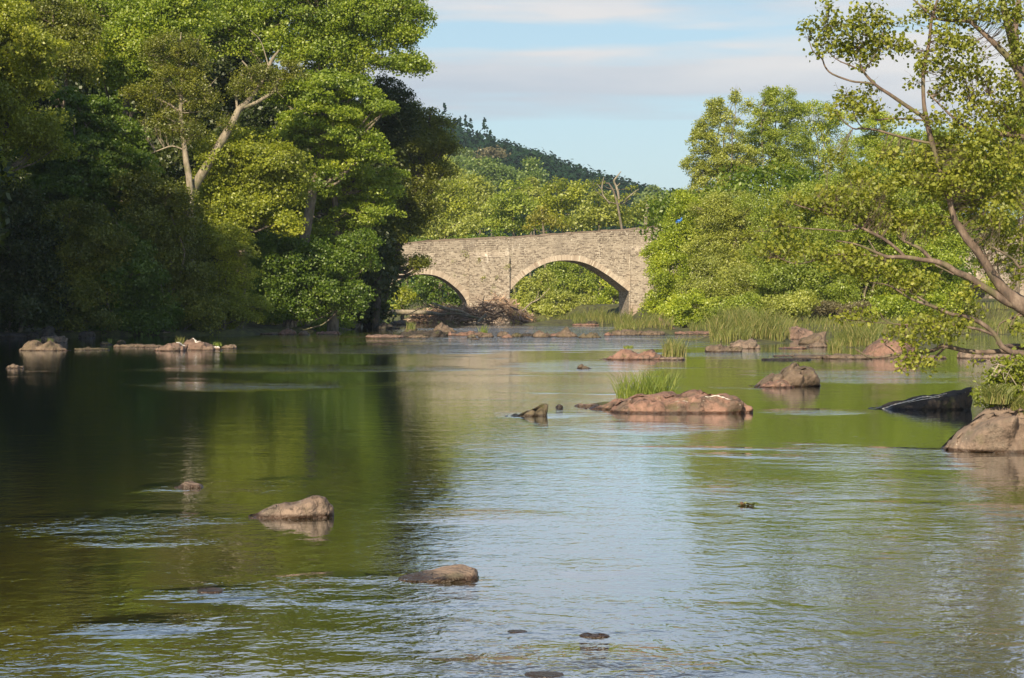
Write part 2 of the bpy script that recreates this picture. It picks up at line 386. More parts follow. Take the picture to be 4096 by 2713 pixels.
# ------------------------------------------------------------------ tubes & leaves
def tubes_batch(P, R, ns=4):
    """P (M,K,3) polylines, R (M,K) radii -> verts, quads"""
    P = np.asarray(P, float); R = np.asarray(R, float)
    M, K, _ = P.shape
    T = np.zeros_like(P); T[:, 1:-1] = P[:, 2:]-P[:, :-2]; T[:, 0] = P[:, 1]-P[:, 0]; T[:, -1] = P[:, -1]-P[:, -2]
    T /= np.linalg.norm(T, axis=-1, keepdims=True)+1e-9
    ref = np.where(np.abs(T[:, :1, 2:3]) > .9, np.array([1., 0, 0]), np.array([0, 0, 1.]))
    ref = np.broadcast_to(ref, T.shape)
    A = np.cross(T, ref); A /= np.linalg.norm(A, axis=-1, keepdims=True)+1e-9
    B = np.cross(T, A)
    an = np.arange(ns)*2*math.pi/ns
    V = P[:, :, None, :] + R[:, :, None, None]*(np.cos(an)[None, None, :, None]*A[:, :, None, :]+np.sin(an)[None, None, :, None]*B[:, :, None, :])
    idx = np.arange(M*K*ns).reshape(M, K, ns); nx = np.roll(idx, -1, axis=2)
    Fq = np.stack([idx[:, :-1], nx[:, :-1], nx[:, 1:], idx[:, 1:]], -1).reshape(-1, 4)
    return V.reshape(-1, 3), Fq
class Acc:
    def __init__(s): s.V = []; s.F = {}; s.n = 0; s.T = {}
    def add(s, V, Fq, tint=None):
        k = Fq.shape[1]
        s.V.append(V); s.F.setdefault(k, []).append(Fq+s.n); s.n += len(V)
        s.T.setdefault(k, []).append(np.full(len(Fq), .5) if tint is None else tint)
    def build(s, name, mat, parent=None, smooth=False, loc=None, tint=True):
        if not s.V: return None
        ks = sorted(s.F)
        return mesh_np(name, np.concatenate(s.V), [np.concatenate(s.F[k]) for k in ks], mat, parent,
                       np.concatenate([np.concatenate(s.T[k]) for k in ks]) if tint else None, smooth, loc)
def smoothline(pts, sub=3, wob=0., rng=None):
    """Catmull-Rom through pts (n,4: xyz r)"""
    P = np.asarray(pts, float)
    if len(P) < 3: 
        t = np.linspace(0, 1, 4)[:, None]; P = P[0]*(1-t)+P[-1]*t
    Q = np.vstack([2*P[0]-P[1], P, 2*P[-1]-P[-2]]); out = []
    for i in range(1, len(Q)-2):
        for k in range(sub):
            t = k/sub
            out.append(.5*((2*Q[i])+(-Q[i-1]+Q[i+1])*t+(2*Q[i-1]-5*Q[i]+4*Q[i+1]-Q[i+2])*t*t+(-Q[i-1]+3*Q[i]-3*Q[i+1]+Q[i+2])*t**3))
    out.append(Q[-2]); out = np.array(out)
    out[:, 3] = np.maximum(out[:, 3], .002)
    if wob and rng is not None: out[1:-1, :3] += rng.normal(0, wob, (len(out)-2, 3))
    return out
def nrm(v): return v/(np.linalg.norm(v, axis=-1, keepdims=True)+1e-9)
def leafgeo(C, N, size, rng, aspect=.62, shape='rhomb'):
    """leaf faces at C with normals N"""
    n = len(C); r = rng.normal(size=(n, 3)); U = nrm(np.cross(N, r)); W = np.cross(N, U)
    s = size*(.7+.6*rng.random(n))[:, None]
    if shape == 'rhomb':
        V = np.stack([C-U*s*.5, C+W*s*.5*aspect, C+U*s*.5, C-W*s*.5*aspect], 1)
        return V.reshape(-1, 3), np.arange(n*4).reshape(n, 4)
    # round, slightly folded leaf: two quads sharing the midrib
    a = s*.5; b = s*.5*aspect; lift = N*s*.10
    V = np.stack([C-U*a, C-U*a*.35+W*b*.95+lift, C+U*a*.45+W*b*.85+lift, C+U*a, C+U*a*.45-W*b*.85+lift, C-U*a*.35-W*b*.95+lift], 1)
    i = np.arange(n)[:, None]*6
    Fq = np.concatenate([i+np.array([[0, 1, 2, 3]]), i+np.array([[0, 3, 4, 5]])], 0)
    return V.reshape(-1, 3), Fq

def foliage(lobes, rng, rc, n, leaf, k=1.0, flat=.55, upness=.7, shape='rhomb', aspect=.62, rmin=.45, acc=None, tbias=0.):
    """lobes (m,6): x y z rx ry rz in metres -> leaf Acc, clump centres"""
    acc = acc or Acc(); CC = []
    for lb in lobes:
        c = lb[:3]; r = lb[3:6]
        area = 4*math.pi*((r[0]*r[2])**1.6/3+(r[0]*r[1])**1.6/3+(r[1]*r[2])**1.6/3)**(1/1.6)
        m = max(3, int(k*area/(math.pi*rc*rc)))
        d = nrm(rng.normal(size=(m, 3)))
        q = rmin+(1.02-rmin)*rng.random(m)**.55
        q = np.where(rng.random(m) < .10, q*1.15, q)
        cc = c+d*q[:, None]*r
        CC.append(np.hstack([cc, d, np.full((m, 1), rng.uniform(-.12, .12))]))
    CC = np.concatenate(CC); m = len(CC)
    rcs = rc*(.42+1.15*rng.random(m)**1.3); cn = np.maximum(3, (n*(.5+rng.random(m))*(rcs/rc)**1.5).astype(int))
    idx = np.repeat(np.arange(m), cn); N = len(idx)
    dd = nrm(rng.normal(size=(N, 3)))*(rng.random(N)**.45)[:, None]
    off = dd*rcs[idx][:, None]*np.array([1.15, 1.15, flat])
    out = CC[idx, 3:6]
    off[:, 2] -= .25*rcs[idx]*(off[:, 0]*out[:, 0]+off[:, 1]*out[:, 1])/rcs[idx]    # outer ends of sprays droop
    P = CC[idx, :3]+off
    Nn = nrm(np.array([0, 0, 1.])*upness*.55+out*.45+rng.normal(size=(N, 3))*.6)
    V, Fq = leafgeo(P, Nn, leaf, rng, aspect, shape)
    ct = rng.normal(0, .14, m)+CC[:, 6]+.5+tbias
    tn = np.clip(ct[idx]+rng.normal(0, .13, N), 0, 1)
    if shape != 'rhomb': tn = np.concatenate([tn, tn])
    acc.add(V, Fq, tn)
    return acc, CC[:, :3]

SEED = [11]
LEAFCOUNT = [0]
def tree(name, label, cat, Y, base, lobes, mat, leaf=.14, rc=.62, n=80, k=1.0, group=None, tr=.16, limbs=None, bark=None,
         flat=.72, upness=.6, shape='rhomb', aspect=.62, depth=.85, twig=.012, rmin=.45, jit=.5, basepos=None, multi=1, twigfrac=1.0, tbias=0., limbdraw=True):
    SEED[0] += 1; rng = np.random.default_rng(SEED[0]); bark = bark or BARK
    s = Y/F
    if shape == 'rhomb':
        leaf *= .97; n = n*2.15; k *= 1.35; grow = 1.12; aspect = .7
        if Y > 150: n /= 1.35; leaf *= 1.15
        else:
            extra = []
            for lb in lobes:        # small outlying sprays break the rounded lobes up
                for q in range(2):
                    a = rng.uniform(0, 2*math.pi); f = rng.uniform(.28, .45)
                    extra.append((lb[0]+math.cos(a)*lb[2]*.95, lb[1]+math.sin(a)*lb[3]*.95, lb[2]*f, lb[3]*f))
            lobes = list(lobes)+[e for e in extra if e[1] < 1270]
    else: n = n*1.35; leaf *= 1.0; k *= 1.1; grow = 1.04
    if basepos is None:
        bx = (base-CX)/F*Y; bz = float(H(bx, Y)); basep = np.array([bx, Y, max(bz, -.3)-.1])
    else: basep = np.array(basepos, float)
    W = []
    for lb in lobes:
        px, py, rx, ry = lb[:4]; rx *= grow; ry *= grow
        if Y > 150: rx = max(rx-.5*rc/s, rx*.5); ry = max(ry-.6*rc/s, ry*.5)
        dy = lb[4] if len(lb) > 4 else 0
        p = at(px, py, Y+dy+rng.uniform(-jit, jit)*rx*s)
        rr = depth*(rx*s+ry*s)/2
        W.append([p[0], p[1], p[2], rx*s, rr, ry*s])
    W = np.array(W)
    root = empty(name, basep, label, cat, group)
    W2 = W.copy(); W2[:, :3] -= basep
    acc, CC = foliage(W2, rng, rc, n, leaf, k, flat, upness, shape, aspect, rmin, tbias=tbias)
    LEAFCOUNT[0] += sum(len(f) for fs in acc.F.values() for f in fs)
    # trunk and limbs
    ta = Acc(); nodes = []
    if limbs:
        for lm in limbs:
            pts = []
            for q in lm:
                px, py, r = q[:3]; dy = q[3] if len(q) > 3 else 0
                w = at(px, py, Y+dy)-basep if px is not None else np.zeros(3)
                pts.append([*w, r*s])
            L4 = smoothline(pts, 3)
            V, Fq = tubes_batch(L4[None, :, :3], L4[None, :, 3], 8); ta.add(V, Fq)
            nodes.append(L4[:, :4])
    else:
        order = np.argsort(W2[:, 2]); top = W2[order[-1]]
        cen = W2[:, :3].mean(0)
        for mlt in range(multi):
            o = rng.normal(0, .25 if multi > 1 else 0, 2); sp = rng.normal(0, .5 if multi > 1 else .0, 2)
            b0 = np.array([o[0], o[1], -.2])
            mid = np.array([cen[0]*.45+sp[0]*.5, cen[1]*.45+sp[1]*.4, max(cen[2]*.5, .4)])
            up = np.array([cen[0]*.8+top[0]*.2+sp[0], cen[1]*.9+sp[1], cen[2]])
            tp = np.array([top[0]+sp[0]*.3, top[1], top[2]])
            r0 = tr/(multi**.5)
            L4 = smoothline([[*b0, r0*1.25], [*mid, r0], [*up, r0*.6], [*tp, r0*.2]], 3, .04, rng)
            V, Fq = tubes_batch(L4[None, :, :3], L4[None, :, 3], 7); ta.add(V, Fq); nodes.append(L4)
        main = nodes[0]
        for w in W2[order]:
            dz = np.abs(main[:, 2]-(w[2]-.9*math.hypot(w[0]-main[:, 0].mean(), w[1])*.6))
            j = int(np.argmin(dz[:-2])) if len(dz) > 3 else 0
            a = main[j]; e = w[:3]; md = (a[:3]*.5+e*.5)+np.array([0, 0, -.12*np.linalg.norm(e-a[:3])])+rng.normal(0, .1, 3)
            r1 = max(a[3]*.45, .02)
            L4 = smoothline([[*a[:3], r1], [*md, r1*.7], [*e, r1*.4]], 3, .03, rng)
            V, Fq = tubes_batch(L4[None, :, :3], L4[None, :, 3], 5); ta.add(V, Fq); nodes.append(L4)
    ND = np.concatenate(nodes)
    # twigs from the nearest limb node to every clump
    sel = rng.random(len(CC)) < twigfrac
    C2 = CC[sel]
    if len(C2):
        j = np.empty(len(C2), int)
        for a0 in range(0, len(C2), 500):
            D = np.linalg.norm(C2[a0:a0+500, None]-ND[None, :, :3], axis=-1) + .5*np.maximum(0, ND[None, :, 2]-C2[a0:a0+500, None, 2])
            j[a0:a0+500] = D.argmin(1)
        A = ND[j, :3]; E = C2; ln = np.linalg.norm(E-A, axis=-1, keepdims=True)
        t1 = A*.66+E*.34+rng.normal(0, .07, A.shape)*ln+np.array([0, 0, -.06])*ln
        t2 = A*.3+E*.7+rng.normal(0, .07, A.shape)*ln+np.array([0, 0, -.03])*ln
        P = np.stack([A, t1, t2, E], 1)
        R = np.stack([np.full(len(A), twig*1.9), np.full(len(A), twig*1.4), np.full(len(A), twig), np.full(len(A), twig*.4)], 1)*np.clip(ln/1.5, .5, 1.6)
        V, Fq = tubes_batch(P, R, 4)
        # side twigs
        if len(C2) > 3:
            e2 = E+rng.normal(0, rc*.6, E.shape)
            P2 = np.stack([t2, (t2+e2)/2+rng.normal(0, .04, E.shape), e2], 1)
            V2, F2 = tubes_batch(P2, np.broadcast_to(np.array([twig*.8, twig*.5, twig*.25]), (len(E), 3)), 3)
            ta.add(V, Fq); ta.add(V2, F2)
        else: ta.add(V, Fq)
    ta.build('trunk', bark, root, smooth=True, tint=False)
    acc.build('crown', L[mat] if isinstance(mat, str) else mat, root)
    return root

# ------------------------------------------------------------------ grass
def blades(centers, h, w, rng, lean=.35, tb=0.):
    n = len(centers); hh = h*(.55+.6*rng.random(n)); a = rng.random(n)*2*math.pi
    ld = np.stack([np.cos(a), np.sin(a), np.zeros(n)], 1)*(lean*(.3+rng.random(n)))[:, None]
    side = np.stack([-np.sin(a+1.2), np.cos(a+1.2), np.zeros(n)], 1)
    vs = []
    for t, ww in ((0, 1), (.4, .9), (.75, .6), (1., .12)):
        p = centers+np.array([0, 0, 1.])*(hh*(t-.22*t**3*lean*2))[:, None]+ld*(hh*t**2)[:, None]
        vs += [p-side*w*ww*.5, p+side*w*ww*.5]
    V = np.stack(vs, 1).reshape(-1, 3); i = np.arange(n)[:, None]*8
    Fq = np.concatenate([i+np.array([[0, 1, 3, 2]]), i+np.array([[2, 3, 5, 4]]), i+np.array([[4, 5, 7, 6]])], 0)
    t = np.clip(rng.normal(.5, .2, n)+tb, 0, 1)
    return V, Fq, np.concatenate([t+.1, t, t-.05]).clip(0, 1)
def clump(label, px0, px1, pyb, pyt, Y, nb, depth=.5, w=.012, mat=None, z=None, lean=.35, tb=0., group=None, name='grass_clump'):
    SEED[0] += 1; rng = np.random.default_rng(SEED[0])
    s = Y/F; c = at((px0+px1)/2, pyb, Y); c[2] = c[2] if z is None else z
    rx = (px1-px0)/2*s*.82; h = (pyb-pyt)*s if z is None else at(px0, pyt, Y)[2]-z
    r = np.sqrt(rng.random(nb)); a = rng.random(nb)*2*math.pi
    C = np.stack([r*np.cos(a)*rx, r*np.sin(a)*depth, np.full(nb, -.04)], 1)
    V, Fq, t = blades(C, h*(1.05), w, rng, lean, tb)
    o = mesh_np(name, V, Fq, mat or GRASS, tint=t, loc=c)
    return tag(o, label, 'grass clump', group)

# ------------------------------------------------------------------ rocks
def rock(label, x0, x1, pyw, prof, mat='brown', depth=None, group=None, name='rock', seed=None, rough=1.0, p=.5, cat='rock', parent=None, nu=56, nv=22, Y=None, z0=0.):
    SEED[0] += 1; sd = SEED[0]*3.17
    Yf = Y if Y is not None else yw(pyw); s = Yf/F
    xa = (x0-CX)*s; xb = (x1-CX)*s; wdt = xb-xa
    pr = np.array(prof, float); pr[:, 1] *= s
    hm = pr[:, 1].max(); dep = depth or max(.35*wdt, 1.6*hm); dep = min(dep, wdt*1.2)
    T = (1-np.cos(np.linspace(0, math.pi, nu)))/2
    hh = np.interp(T, pr[:, 0], pr[:, 1]); hh = np.maximum(hh-dep*.26*CAMH/Yf, hh*.6) if Y is None else hh; cx = (xa+xb)/2; yc = Yf+dep/2
    V = np.zeros((nu, nv, 3))
    th = np.linspace(0, math.pi, nv-4)
    amp = min(hm, wdt*.3)*.27*rough
    for i, t in enumerate(T):
        e = (max(0., 1-abs(2*t-1)**2.6))**.5
        D = dep/2*(.12+.88*e)
        skew = .12*math.sin(t*5+sd)*dep
        ys = []; zs = []
        ys += [-D*1.15, -D*1.02]; zs += [-.35-hm*.4, -.06]
        for a in th:
            ca, sa = math.cos(a), math.sin(a)
            ys.append(-D*math.copysign(abs(ca)**.8, ca)); zs.append(hh[i]*max(sa, 0)**p)
        ys += [D*1.02, D*1.15]; zs += [-.06, -.35-hm*.4]
        for j in range(nv):
            x = xa+t*wdt-cx; y = ys[j]+skew*(abs(zs[j])/(hm+.01)); z = zs[j]
            q = Vector((x*1.0/(hm+.15)*.55+sd, y/(hm+.15)*.55, z/(hm+.15)*.55))
            nz = mnoise.fractal(q*1.6, 1.0, 2.1, 4, noise_basis='PERLIN_ORIGINAL')
            cell = mnoise.cell_vector(q*1.3)
            n2 = mnoise.fractal(q*5.5, .9, 2.0, 3, noise_basis='PERLIN_ORIGINAL')
            vr = mnoise.noise(q*2.3, noise_basis='VORONOI_F2F1')
            k = amp*(nz*.95+n2*.4-.55*max(0, .16-vr)*2)
            V[i, j] = (x+k*.6*(1 if t > .02 else 0), y+k*(-1 if y < 0 else 1), z+(k*.8 if z > .01 else 0)+(cell[2]-.5)*amp*.25*(z > .02))
    idx = np.arange(nu*nv).reshape(nu, nv)
    Fq = np.stack([idx[:-1, :-1], idx[1:, :-1], idx[1:, 1:], idx[:-1, 1:]], -1).reshape(-1, 4)
    caps = [np.arange(nv)[None, :], (np.arange(nv)+(nu-1)*nv)[None, ::-1]]
    o = mesh_np(name, V.reshape(-1, 3), [Fq, np.concatenate(caps)], ROCK[mat], parent=parent, smooth=True, loc=(cx, yc, z0))
    if parent is None: tag(o, label, cat, group)
    return o
def streak(o, nv, i0, i1, j0, j1, w, name='white_streak'):
    co = np.array([v.co for v in o.data.vertices]).reshape(-1, nv, 3); n = i1-i0
    P = []
    for k in range(n+1):
        j = j0+(j1-j0)*k/n; a = int(j); f = j-a; p = co[i0+k, a]*(1-f)+co[i0+k, min(a+1, nv-1)]*f
        P.append([*(p+np.array([0, -.004, .002])), w*(.35+.65*math.sin(math.pi*k/n))*(1+.5*math.sin(k*2.3))])
    P = np.array(P); V, Fq = tubes_batch(P[None, :, :3], P[None, :, 3], 6)
    mesh_np(name, V, Fq, STREAK, o, smooth=True)
def mound(h, kind=0):
    return [[(0, 0), (.08, .45*h), (.25, .8*h), (.5, h), (.75, .85*h), (.92, .5*h), (1, 0)],
            [(0, 0), (.05, .5*h), (.2, .65*h), (.45, .75*h), (.65, h), (.85, .9*h), (.96, .5*h), (1, 0)],
            [(0, 0), (.1, .6*h), (.3, h), (.5, .85*h), (.75, .5*h), (.9, .3*h), (1, 0)],
            [(0, 0), (.03, .8*h), (.2, .95*h), (.5, h), (.8, .9*h), (.97, .7*h), (1, 0)]][kind]
# ================================================================== ROCKS (x0, x1, waterline in photo pixels; profile = fraction, height)
R = rock
slab = R('long flat pink slab with mossy dark right end, tall grass growing behind it', 2452, 3040, 1656,
  [(0, 4), (.03, 38), (.1, 66), (.2, 86), (.35, 84), (.47, 80), (.58, 86), (.64, 92), (.78, 90), (.84, 80), (.9, 66), (.96, 36), (1, 6)], 'pink', 1.25, rough=.7, p=.5, nu=110, nv=34)
R('low stepped ledge of dark pink stone at the left end of the long pink slab', 2350, 2500, 1640, [(0, 4), (.2, 16), (.5, 24), (.75, 42), (1, 46)], 'pink', .7, p=.4, cat='rock ledge', name='rock_ledge')
R('thin flat shelf just above water, left of the stepped ledge', 2300, 2400, 1628, [(0, 4), (.2, 12), (.6, 14), (1, 10)], 'grey', .5, p=.4, cat='rock ledge', name='rock_ledge')
R('small wedge-shaped mossy rock rising to the right in mid river, left of the pink slab', 2028, 2196, 1668, [(0, 3), (.2, 16), (.45, 30), (.7, 46), (.85, 50), (.97, 44), (1, 5)], 'mossy', .38)
R('tiny dark stone between the wedge-shaped rock and the pink slab', 2222, 2254, 1632, mound(13, 0), 'dark', .14)
R('small lone dark rock in open water upstream of the mid-river grass clump', 2308, 2370, 1475, mound(17, 2), 'brown', .35)
R('two-humped brown boulder with round top carrying a white pebble', 3024, 3308, 1549,
  [(0, 0), (.08, 18), (.2, 38), (.33, 46), (.41, 44), (.47, 78), (.57, 94), (.68, 99), (.78, 93), (.86, 76), (.95, 56), (.99, 36), (1, 5)], 'brown', 1.1, nu=90, nv=30, name='boulder')
R('left shoulder of smooth pink stone in front of the two-humped boulder', 3032, 3190, 1553, [(0, 0), (.2, 18), (.5, 34), (.75, 40), (1, 8)], 'pink', .7)
R('rounded white pebble balanced on the two-humped boulder', 3176, 3198, 1466, mound(13, 0), 'guano', .07, Y=39.9, z0=0, name='pebble', cat='pebble', nu=20, nv=12).location.z = float(at(3187, 1466, 39.9)[2])
R('pink hump-backed rock with a mossy cap left of a tall yellow grass tuft', 2408, 2664, 1440,
  [(0, 0), (.1, 10), (.22, 24), (.32, 46), (.42, 56), (.5, 56), (.56, 42), (.62, 34), (.8, 34), (.93, 26), (1, 6)], 'pink', 1.2)
R('low flat stone under the tall yellow grass tuft', 2640, 2748, 1441, mound(14, 3), 'grey', .7)
R('long low brown rock in front of the grassy bar, next to a lichen-streaked one', 2828, 2980, 1409, mound(32, 3), 'brown', 1.)
R('smooth lichen-streaked brown rock against the grassy bar', 2925, 3056, 1396, mound(44, 1), 'grey', 1.1)
R('small pale pink rock half hidden in grass at the left tip of the grassy bar', 2836, 2884, 1366, mound(34, 0), 'pink', .8)
R('long thin dark shelf barely above water, right of centre', 3050, 3256, 1442, mound(10, 3), 'dark', .6)
R('thin reddish shelf just behind the long thin dark shelf', 3095, 3330, 1427, mound(8, 3), 'brown', .7)
R('thin pink shelf in the inlet below the twin round boulders', 3120, 3240, 1396, mound(11, 1), 'pink', .8)
R('rough round brown boulder right of the tall bar grass', 3210, 3325, 1378, mound(50, 1), 'brown', 1.6, name='boulder', cat='boulder')
R('small smooth stone at the foot of the rough round boulder', 3236, 3322, 1390, mound(24, 0), 'grey', .8)
R('broad grey lichen-topped rock behind the rough round boulder', 3130, 3264, 1358, mound(54, 3), 'guano', 2., name='boulder', cat='boulder')
R('pink sloping rock emerging from the bank grass beside the bridge meadow', 2640, 2745, 1335, [(0, 60), (.15, 66), (.5, 40), (.8, 18), (1, 5)], 'pink', 2.)
R('long flat pale pink shelf reaching into the riffle from the bank', 2700, 2870, 1338, mound(13, 3), 'pink', 1.5)
R('large smooth salmon-pink rock face behind the hanging branch', 3462, 3716, 1436, [(0, 4), (.08, 30), (.2, 62), (.35, 86), (.45, 92), (.62, 80), (.78, 66), (.92, 44), (1, 5)], 'pink', 1.8, rough=.6, nu=80, name='boulder', cat='boulder')
R('low pink and brown ledge at the base of the yellow grass patch', 3300, 3500, 1438, mound(24, 3), 'brown', 1.)
R('flat brown ledge left of the low pink and brown ledge', 3180, 3330, 1436, mound(14, 3), 'brown', 1.)
R('low dark ledge under the drooping twigs', 3640, 3800, 1436, mound(16, 3), 'brown', .9)
R('wide flat-topped pinkish ledge under the horizontal alder limb', 3856, 4150, 1436, mound(42, 3), 'grey', 1.3)
R('small dark stone in front of the wide flat-topped ledge', 3884, 3958, 1445, mound(10, 0), 'dark', .4)
wedge = R('dark wedge-shaped rock sloping down to the left with a white streak along its top', 3496, 3914, 1641,
  [(0, 0), (.12, 12), (.25, 28), (.4, 44), (.55, 58), (.7, 70), (.85, 84), (.96, 94), (.99, 92), (1, 60)], 'dark', .9, p=.7, nu=100, nv=28, rough=.35, name='boulder', cat='boulder')
R('big foreground boulder at the right edge with crumbly lichen and a grass tuft on top', 3846, 4420, 1816,
  [(0, 24), (.03, 58), (.09, 95), (.14, 125), (.19, 150), (.3, 176), (.45, 190), (.7, 200), (1, 190)], 'grey', 1.3, p=.55, nu=110, nv=36, name='boulder', cat='boulder')
R('largest left foreground rock, wedge shaped with a chipped right end', 976, 1328, 2079,
  [(0, 0), (.06, 18), (.15, 36), (.3, 58), (.5, 75), (.65, 88), (.76, 100), (.83, 97), (.9, 88), (.93, 74), (.98, 50), (1, 12)], 'grey', .5, p=.7, nu=100, nv=30, rough=.55)
R('low elongated pale rock with a wet brown waterline, bottom centre', 1586, 1918, 2332,
  [(0, 2), (.15, 20), (.3, 33), (.5, 44), (.68, 54), (.85, 56), (.94, 55), (.98, 40), (1, 10)], 'grey', .42, p=.6, nu=100, nv=30, rough=.5)
R('small grey rock tip breaking the water upstream of the wedge-shaped left rock', 692, 806, 1955, [(0, 3), (.2, 18), (.38, 33), (.6, 30), (.85, 20), (1, 4)], 'grey', .22)
R('barely awash reddish rock in the dark water, lower left', 778, 882, 2374, mound(15, 3), 'brown', .2)
R('flat dark double-humped stone awash near the bottom centre', 2322, 2446, 2553, [(0, 0), (.1, 12), (.3, 15), (.5, 10), (.7, 14), (.9, 12), (1, 0)], 'brown', .14, rough=1.6, p=.8)
R('thin dark stone awash left of the double-humped stone', 2030, 2112, 2533, mound(8, 2), 'brown', .1, rough=1.6, p=.8)
R('dark rock breaking the riffle at the bottom edge', 2100, 2260, 2712, mound(8, 3), 'brown', .16, rough=1.6, p=.8)
streak(wedge, 28, 14, 66, 11, 12, .011)
streak(wedge, 28, 40, 62, 9, 10, .006)
streak(slab, 34, 66, 82, 12, 11, .010)
streak(slab, 34, 52, 58, 10, 9, .006)
# riffle line
RL = 'boulders strung across the riffle'
R('crumbly pale ledge at the left end of the riffle line', 1458, 1612, 1352, mound(14, 3), 'guano', 1.6, group=RL)
R('long straight dark slab in the riffle line in front of a grass-topped rock', 1598, 1797, 1348, mound(27, 3), 'dark', 1.5, group=RL)
R('low pale stone lying against the foot of the dark straight slab', 1620, 1720, 1352, mound(13, 0), 'brown', .8, group=RL)
R('mossy rock topped by a small grass tuft, behind the dark straight slab', 1614, 1678, 1330, mound(34, 0), 'mossy', 1.6, group=RL)
R('big pyramid-shaped brown boulder in the riffle line', 1728, 1830, 1330, [(0, 4), (.15, 28), (.35, 42), (.55, 34), (.8, 20), (1, 3)], 'brown', 1.8, group=RL, name='boulder', cat='boulder')
R('wavy flat pink slab right of the pyramid-shaped boulder', 1790, 1960, 1344, [(0, 16), (.2, 13), (.4, 16), (.53, 23), (.7, 14), (.85, 17), (1, 3)], 'pink', 1.5, group=RL)
R('little mossy stone in front of the wavy pink slab', 1868, 1908, 1352, mound(17, 0), 'mossy', .6, group=RL)
R('brown rock at the right tip of the wavy pink slab', 1912, 1978, 1350, mound(22, 1), 'brown', 1., group=RL)
R('low stone awash in front of the riffle line, below the driftwood', 1880, 1920, 1360, mound(8, 0), 'brown', .5, group=RL)
R('ragged brown rock behind the small triangular pink stone', 1986, 2052, 1347, mound(25, 2), 'brown', 1.2, group=RL)
R('small triangular pink stone in the middle of the riffle line', 2006, 2052, 1353, mound(17, 0), 'pink', .5, group=RL)
R('knobbly yellowish rock between the triangular stone and a black one', 2048, 2094, 1349, mound(19, 3), 'mossy', .9, group=RL)
R('low black stone between knobbly and domed rocks of the riffle', 2088, 2140, 1346, mound(15, 3), 'dark', 1., group=RL)
R('rough domed rock with a flat toe, left of the double-peaked boulder', 2134, 2216, 1350, [(0, 12), (.15, 26), (.4, 33), (.65, 22), (.85, 14), (1, 3)], 'brown', 1.4, group=RL)
R('smooth pink flank of stone leaning on the highest riffle boulder', 2200, 2262, 1347, mound(21, 1), 'pink', .9, group=RL)
R('highest boulder of the riffle line, dark brown with a pale peak', 2228, 2318, 1349, [(0, 12), (.2, 26), (.42, 41), (.55, 35), (.75, 16), (1, 2)], 'brown', 1.6, group=RL, name='boulder', cat='boulder')
R('ragged yellow-lichened rock at the right of the riffle line', 2316, 2420, 1353, [(0, 8), (.15, 18), (.35, 18), (.5, 27), (.7, 20), (.9, 6), (1, 0)], 'mossy', 1.3, group=RL)
R('small round pink stone apart from the riffle line', 2417, 2456, 1343, mound(16, 0), 'pink', 1., group=RL)
R('dark undercut rock shelf carrying the bridge-side meadow grass', 2452, 2570, 1342, mound(26, 3), 'brown', 1.5)
R('second dark rock shelf under the meadow grass, right of the undercut one', 2560, 2668, 1342, mound(22, 3), 'brown', 1.5)
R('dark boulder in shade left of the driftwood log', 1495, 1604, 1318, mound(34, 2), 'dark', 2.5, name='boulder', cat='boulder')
R('pale ledge under the fallen log', 1560, 1640, 1300, mound(20, 3), 'grey', 2.)
R('black stone at the edge of the gravel before the large arch', 2345, 2392, 1300, mound(18, 3), 'dark', 2.)
R('thin pink shelf at the edge of the gravel before the large arch', 2290, 2400, 1303, mound(9, 3), 'pink', 1.5)
# left side
R('craggy brown rock with grass tuft, far left in the dark water', 60, 272, 1404, [(0, 12), (.1, 22), (.17, 46), (.3, 50), (.42, 36), (.5, 34), (.62, 44), (.72, 30), (.85, 14), (1, 0)], 'brown', 1.3, nu=80)
R('grey flat block behind the craggy far-left rock', 148, 256, 1372, mound(30, 3), 'grey', 1.5)
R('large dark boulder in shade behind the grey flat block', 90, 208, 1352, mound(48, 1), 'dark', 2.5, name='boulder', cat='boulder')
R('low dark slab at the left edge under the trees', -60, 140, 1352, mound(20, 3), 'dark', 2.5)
R('small knobbly pale rock at the left edge of the picture', 14, 86, 1475, [(0, 4), (.2, 17), (.4, 22), (.6, 15), (.9, 10), (1, 0)], 'brown', .5)
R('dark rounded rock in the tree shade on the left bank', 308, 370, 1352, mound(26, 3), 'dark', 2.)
R('long low dark ledge with pale chips left of the streaked slab', 286, 430, 1402, mound(10, 3), 'mossy', .9)
R('small stone sitting on the low dark ledge', 336, 364, 1396, mound(14, 0), 'brown', .5, Y=yw(1400))
R('mossy low rock with a lone upright grass tuft', 394, 446, 1380, mound(15, 2), 'mossy', 1.2)
R('small rounded ochre stone right of the lone grass tuft', 462, 500, 1374, mound(15, 0), 'mossy', .9)
R('narrow flat reef joining the streaked slab on its left', 442, 650, 1390, mound(13, 3), 'brown', 1.)
ls = R('long pale reef stone with white droppings, left half of the streaked slab', 606, 736, 1405, [(0, 6), (.2, 20), (.5, 30), (.8, 32), (1, 24)], 'guano', 1.5)
hs = R('high streaked pink slab with white droppings and grass tufts, left of centre', 722, 892, 1402, [(0, 20), (.05, 44), (.2, 52), (.4, 46), (.6, 30), (.8, 20), (1, 8)], 'guano', 1.6, nu=80)
streak(hs, 22, 24, 42, 10, 8, .035)
streak(hs, 22, 50, 62, 9, 6, .035)
streak(hs, 22, 30, 36, 7, 5, .03)
streak(ls, 22, 34, 48, 9, 8, .03)
R('pointed tail stone at the right end of the streaked slab', 880, 944, 1395, mound(18, 1), 'brown', .8)
R('shaded grey stones by the left bank, left one', 580, 632, 1341, mound(18, 1), 'grey', 1.6)
R('shaded grey stone by the left bank with a rounded top, right of its twin', 636, 686, 1341, mound(16, 0), 'grey', 1.4)
R('smooth domed pink boulder at the foot of the left bank', 1106, 1190, 1339, mound(27, 0), 'pink', 1.8, name='boulder', cat='boulder')
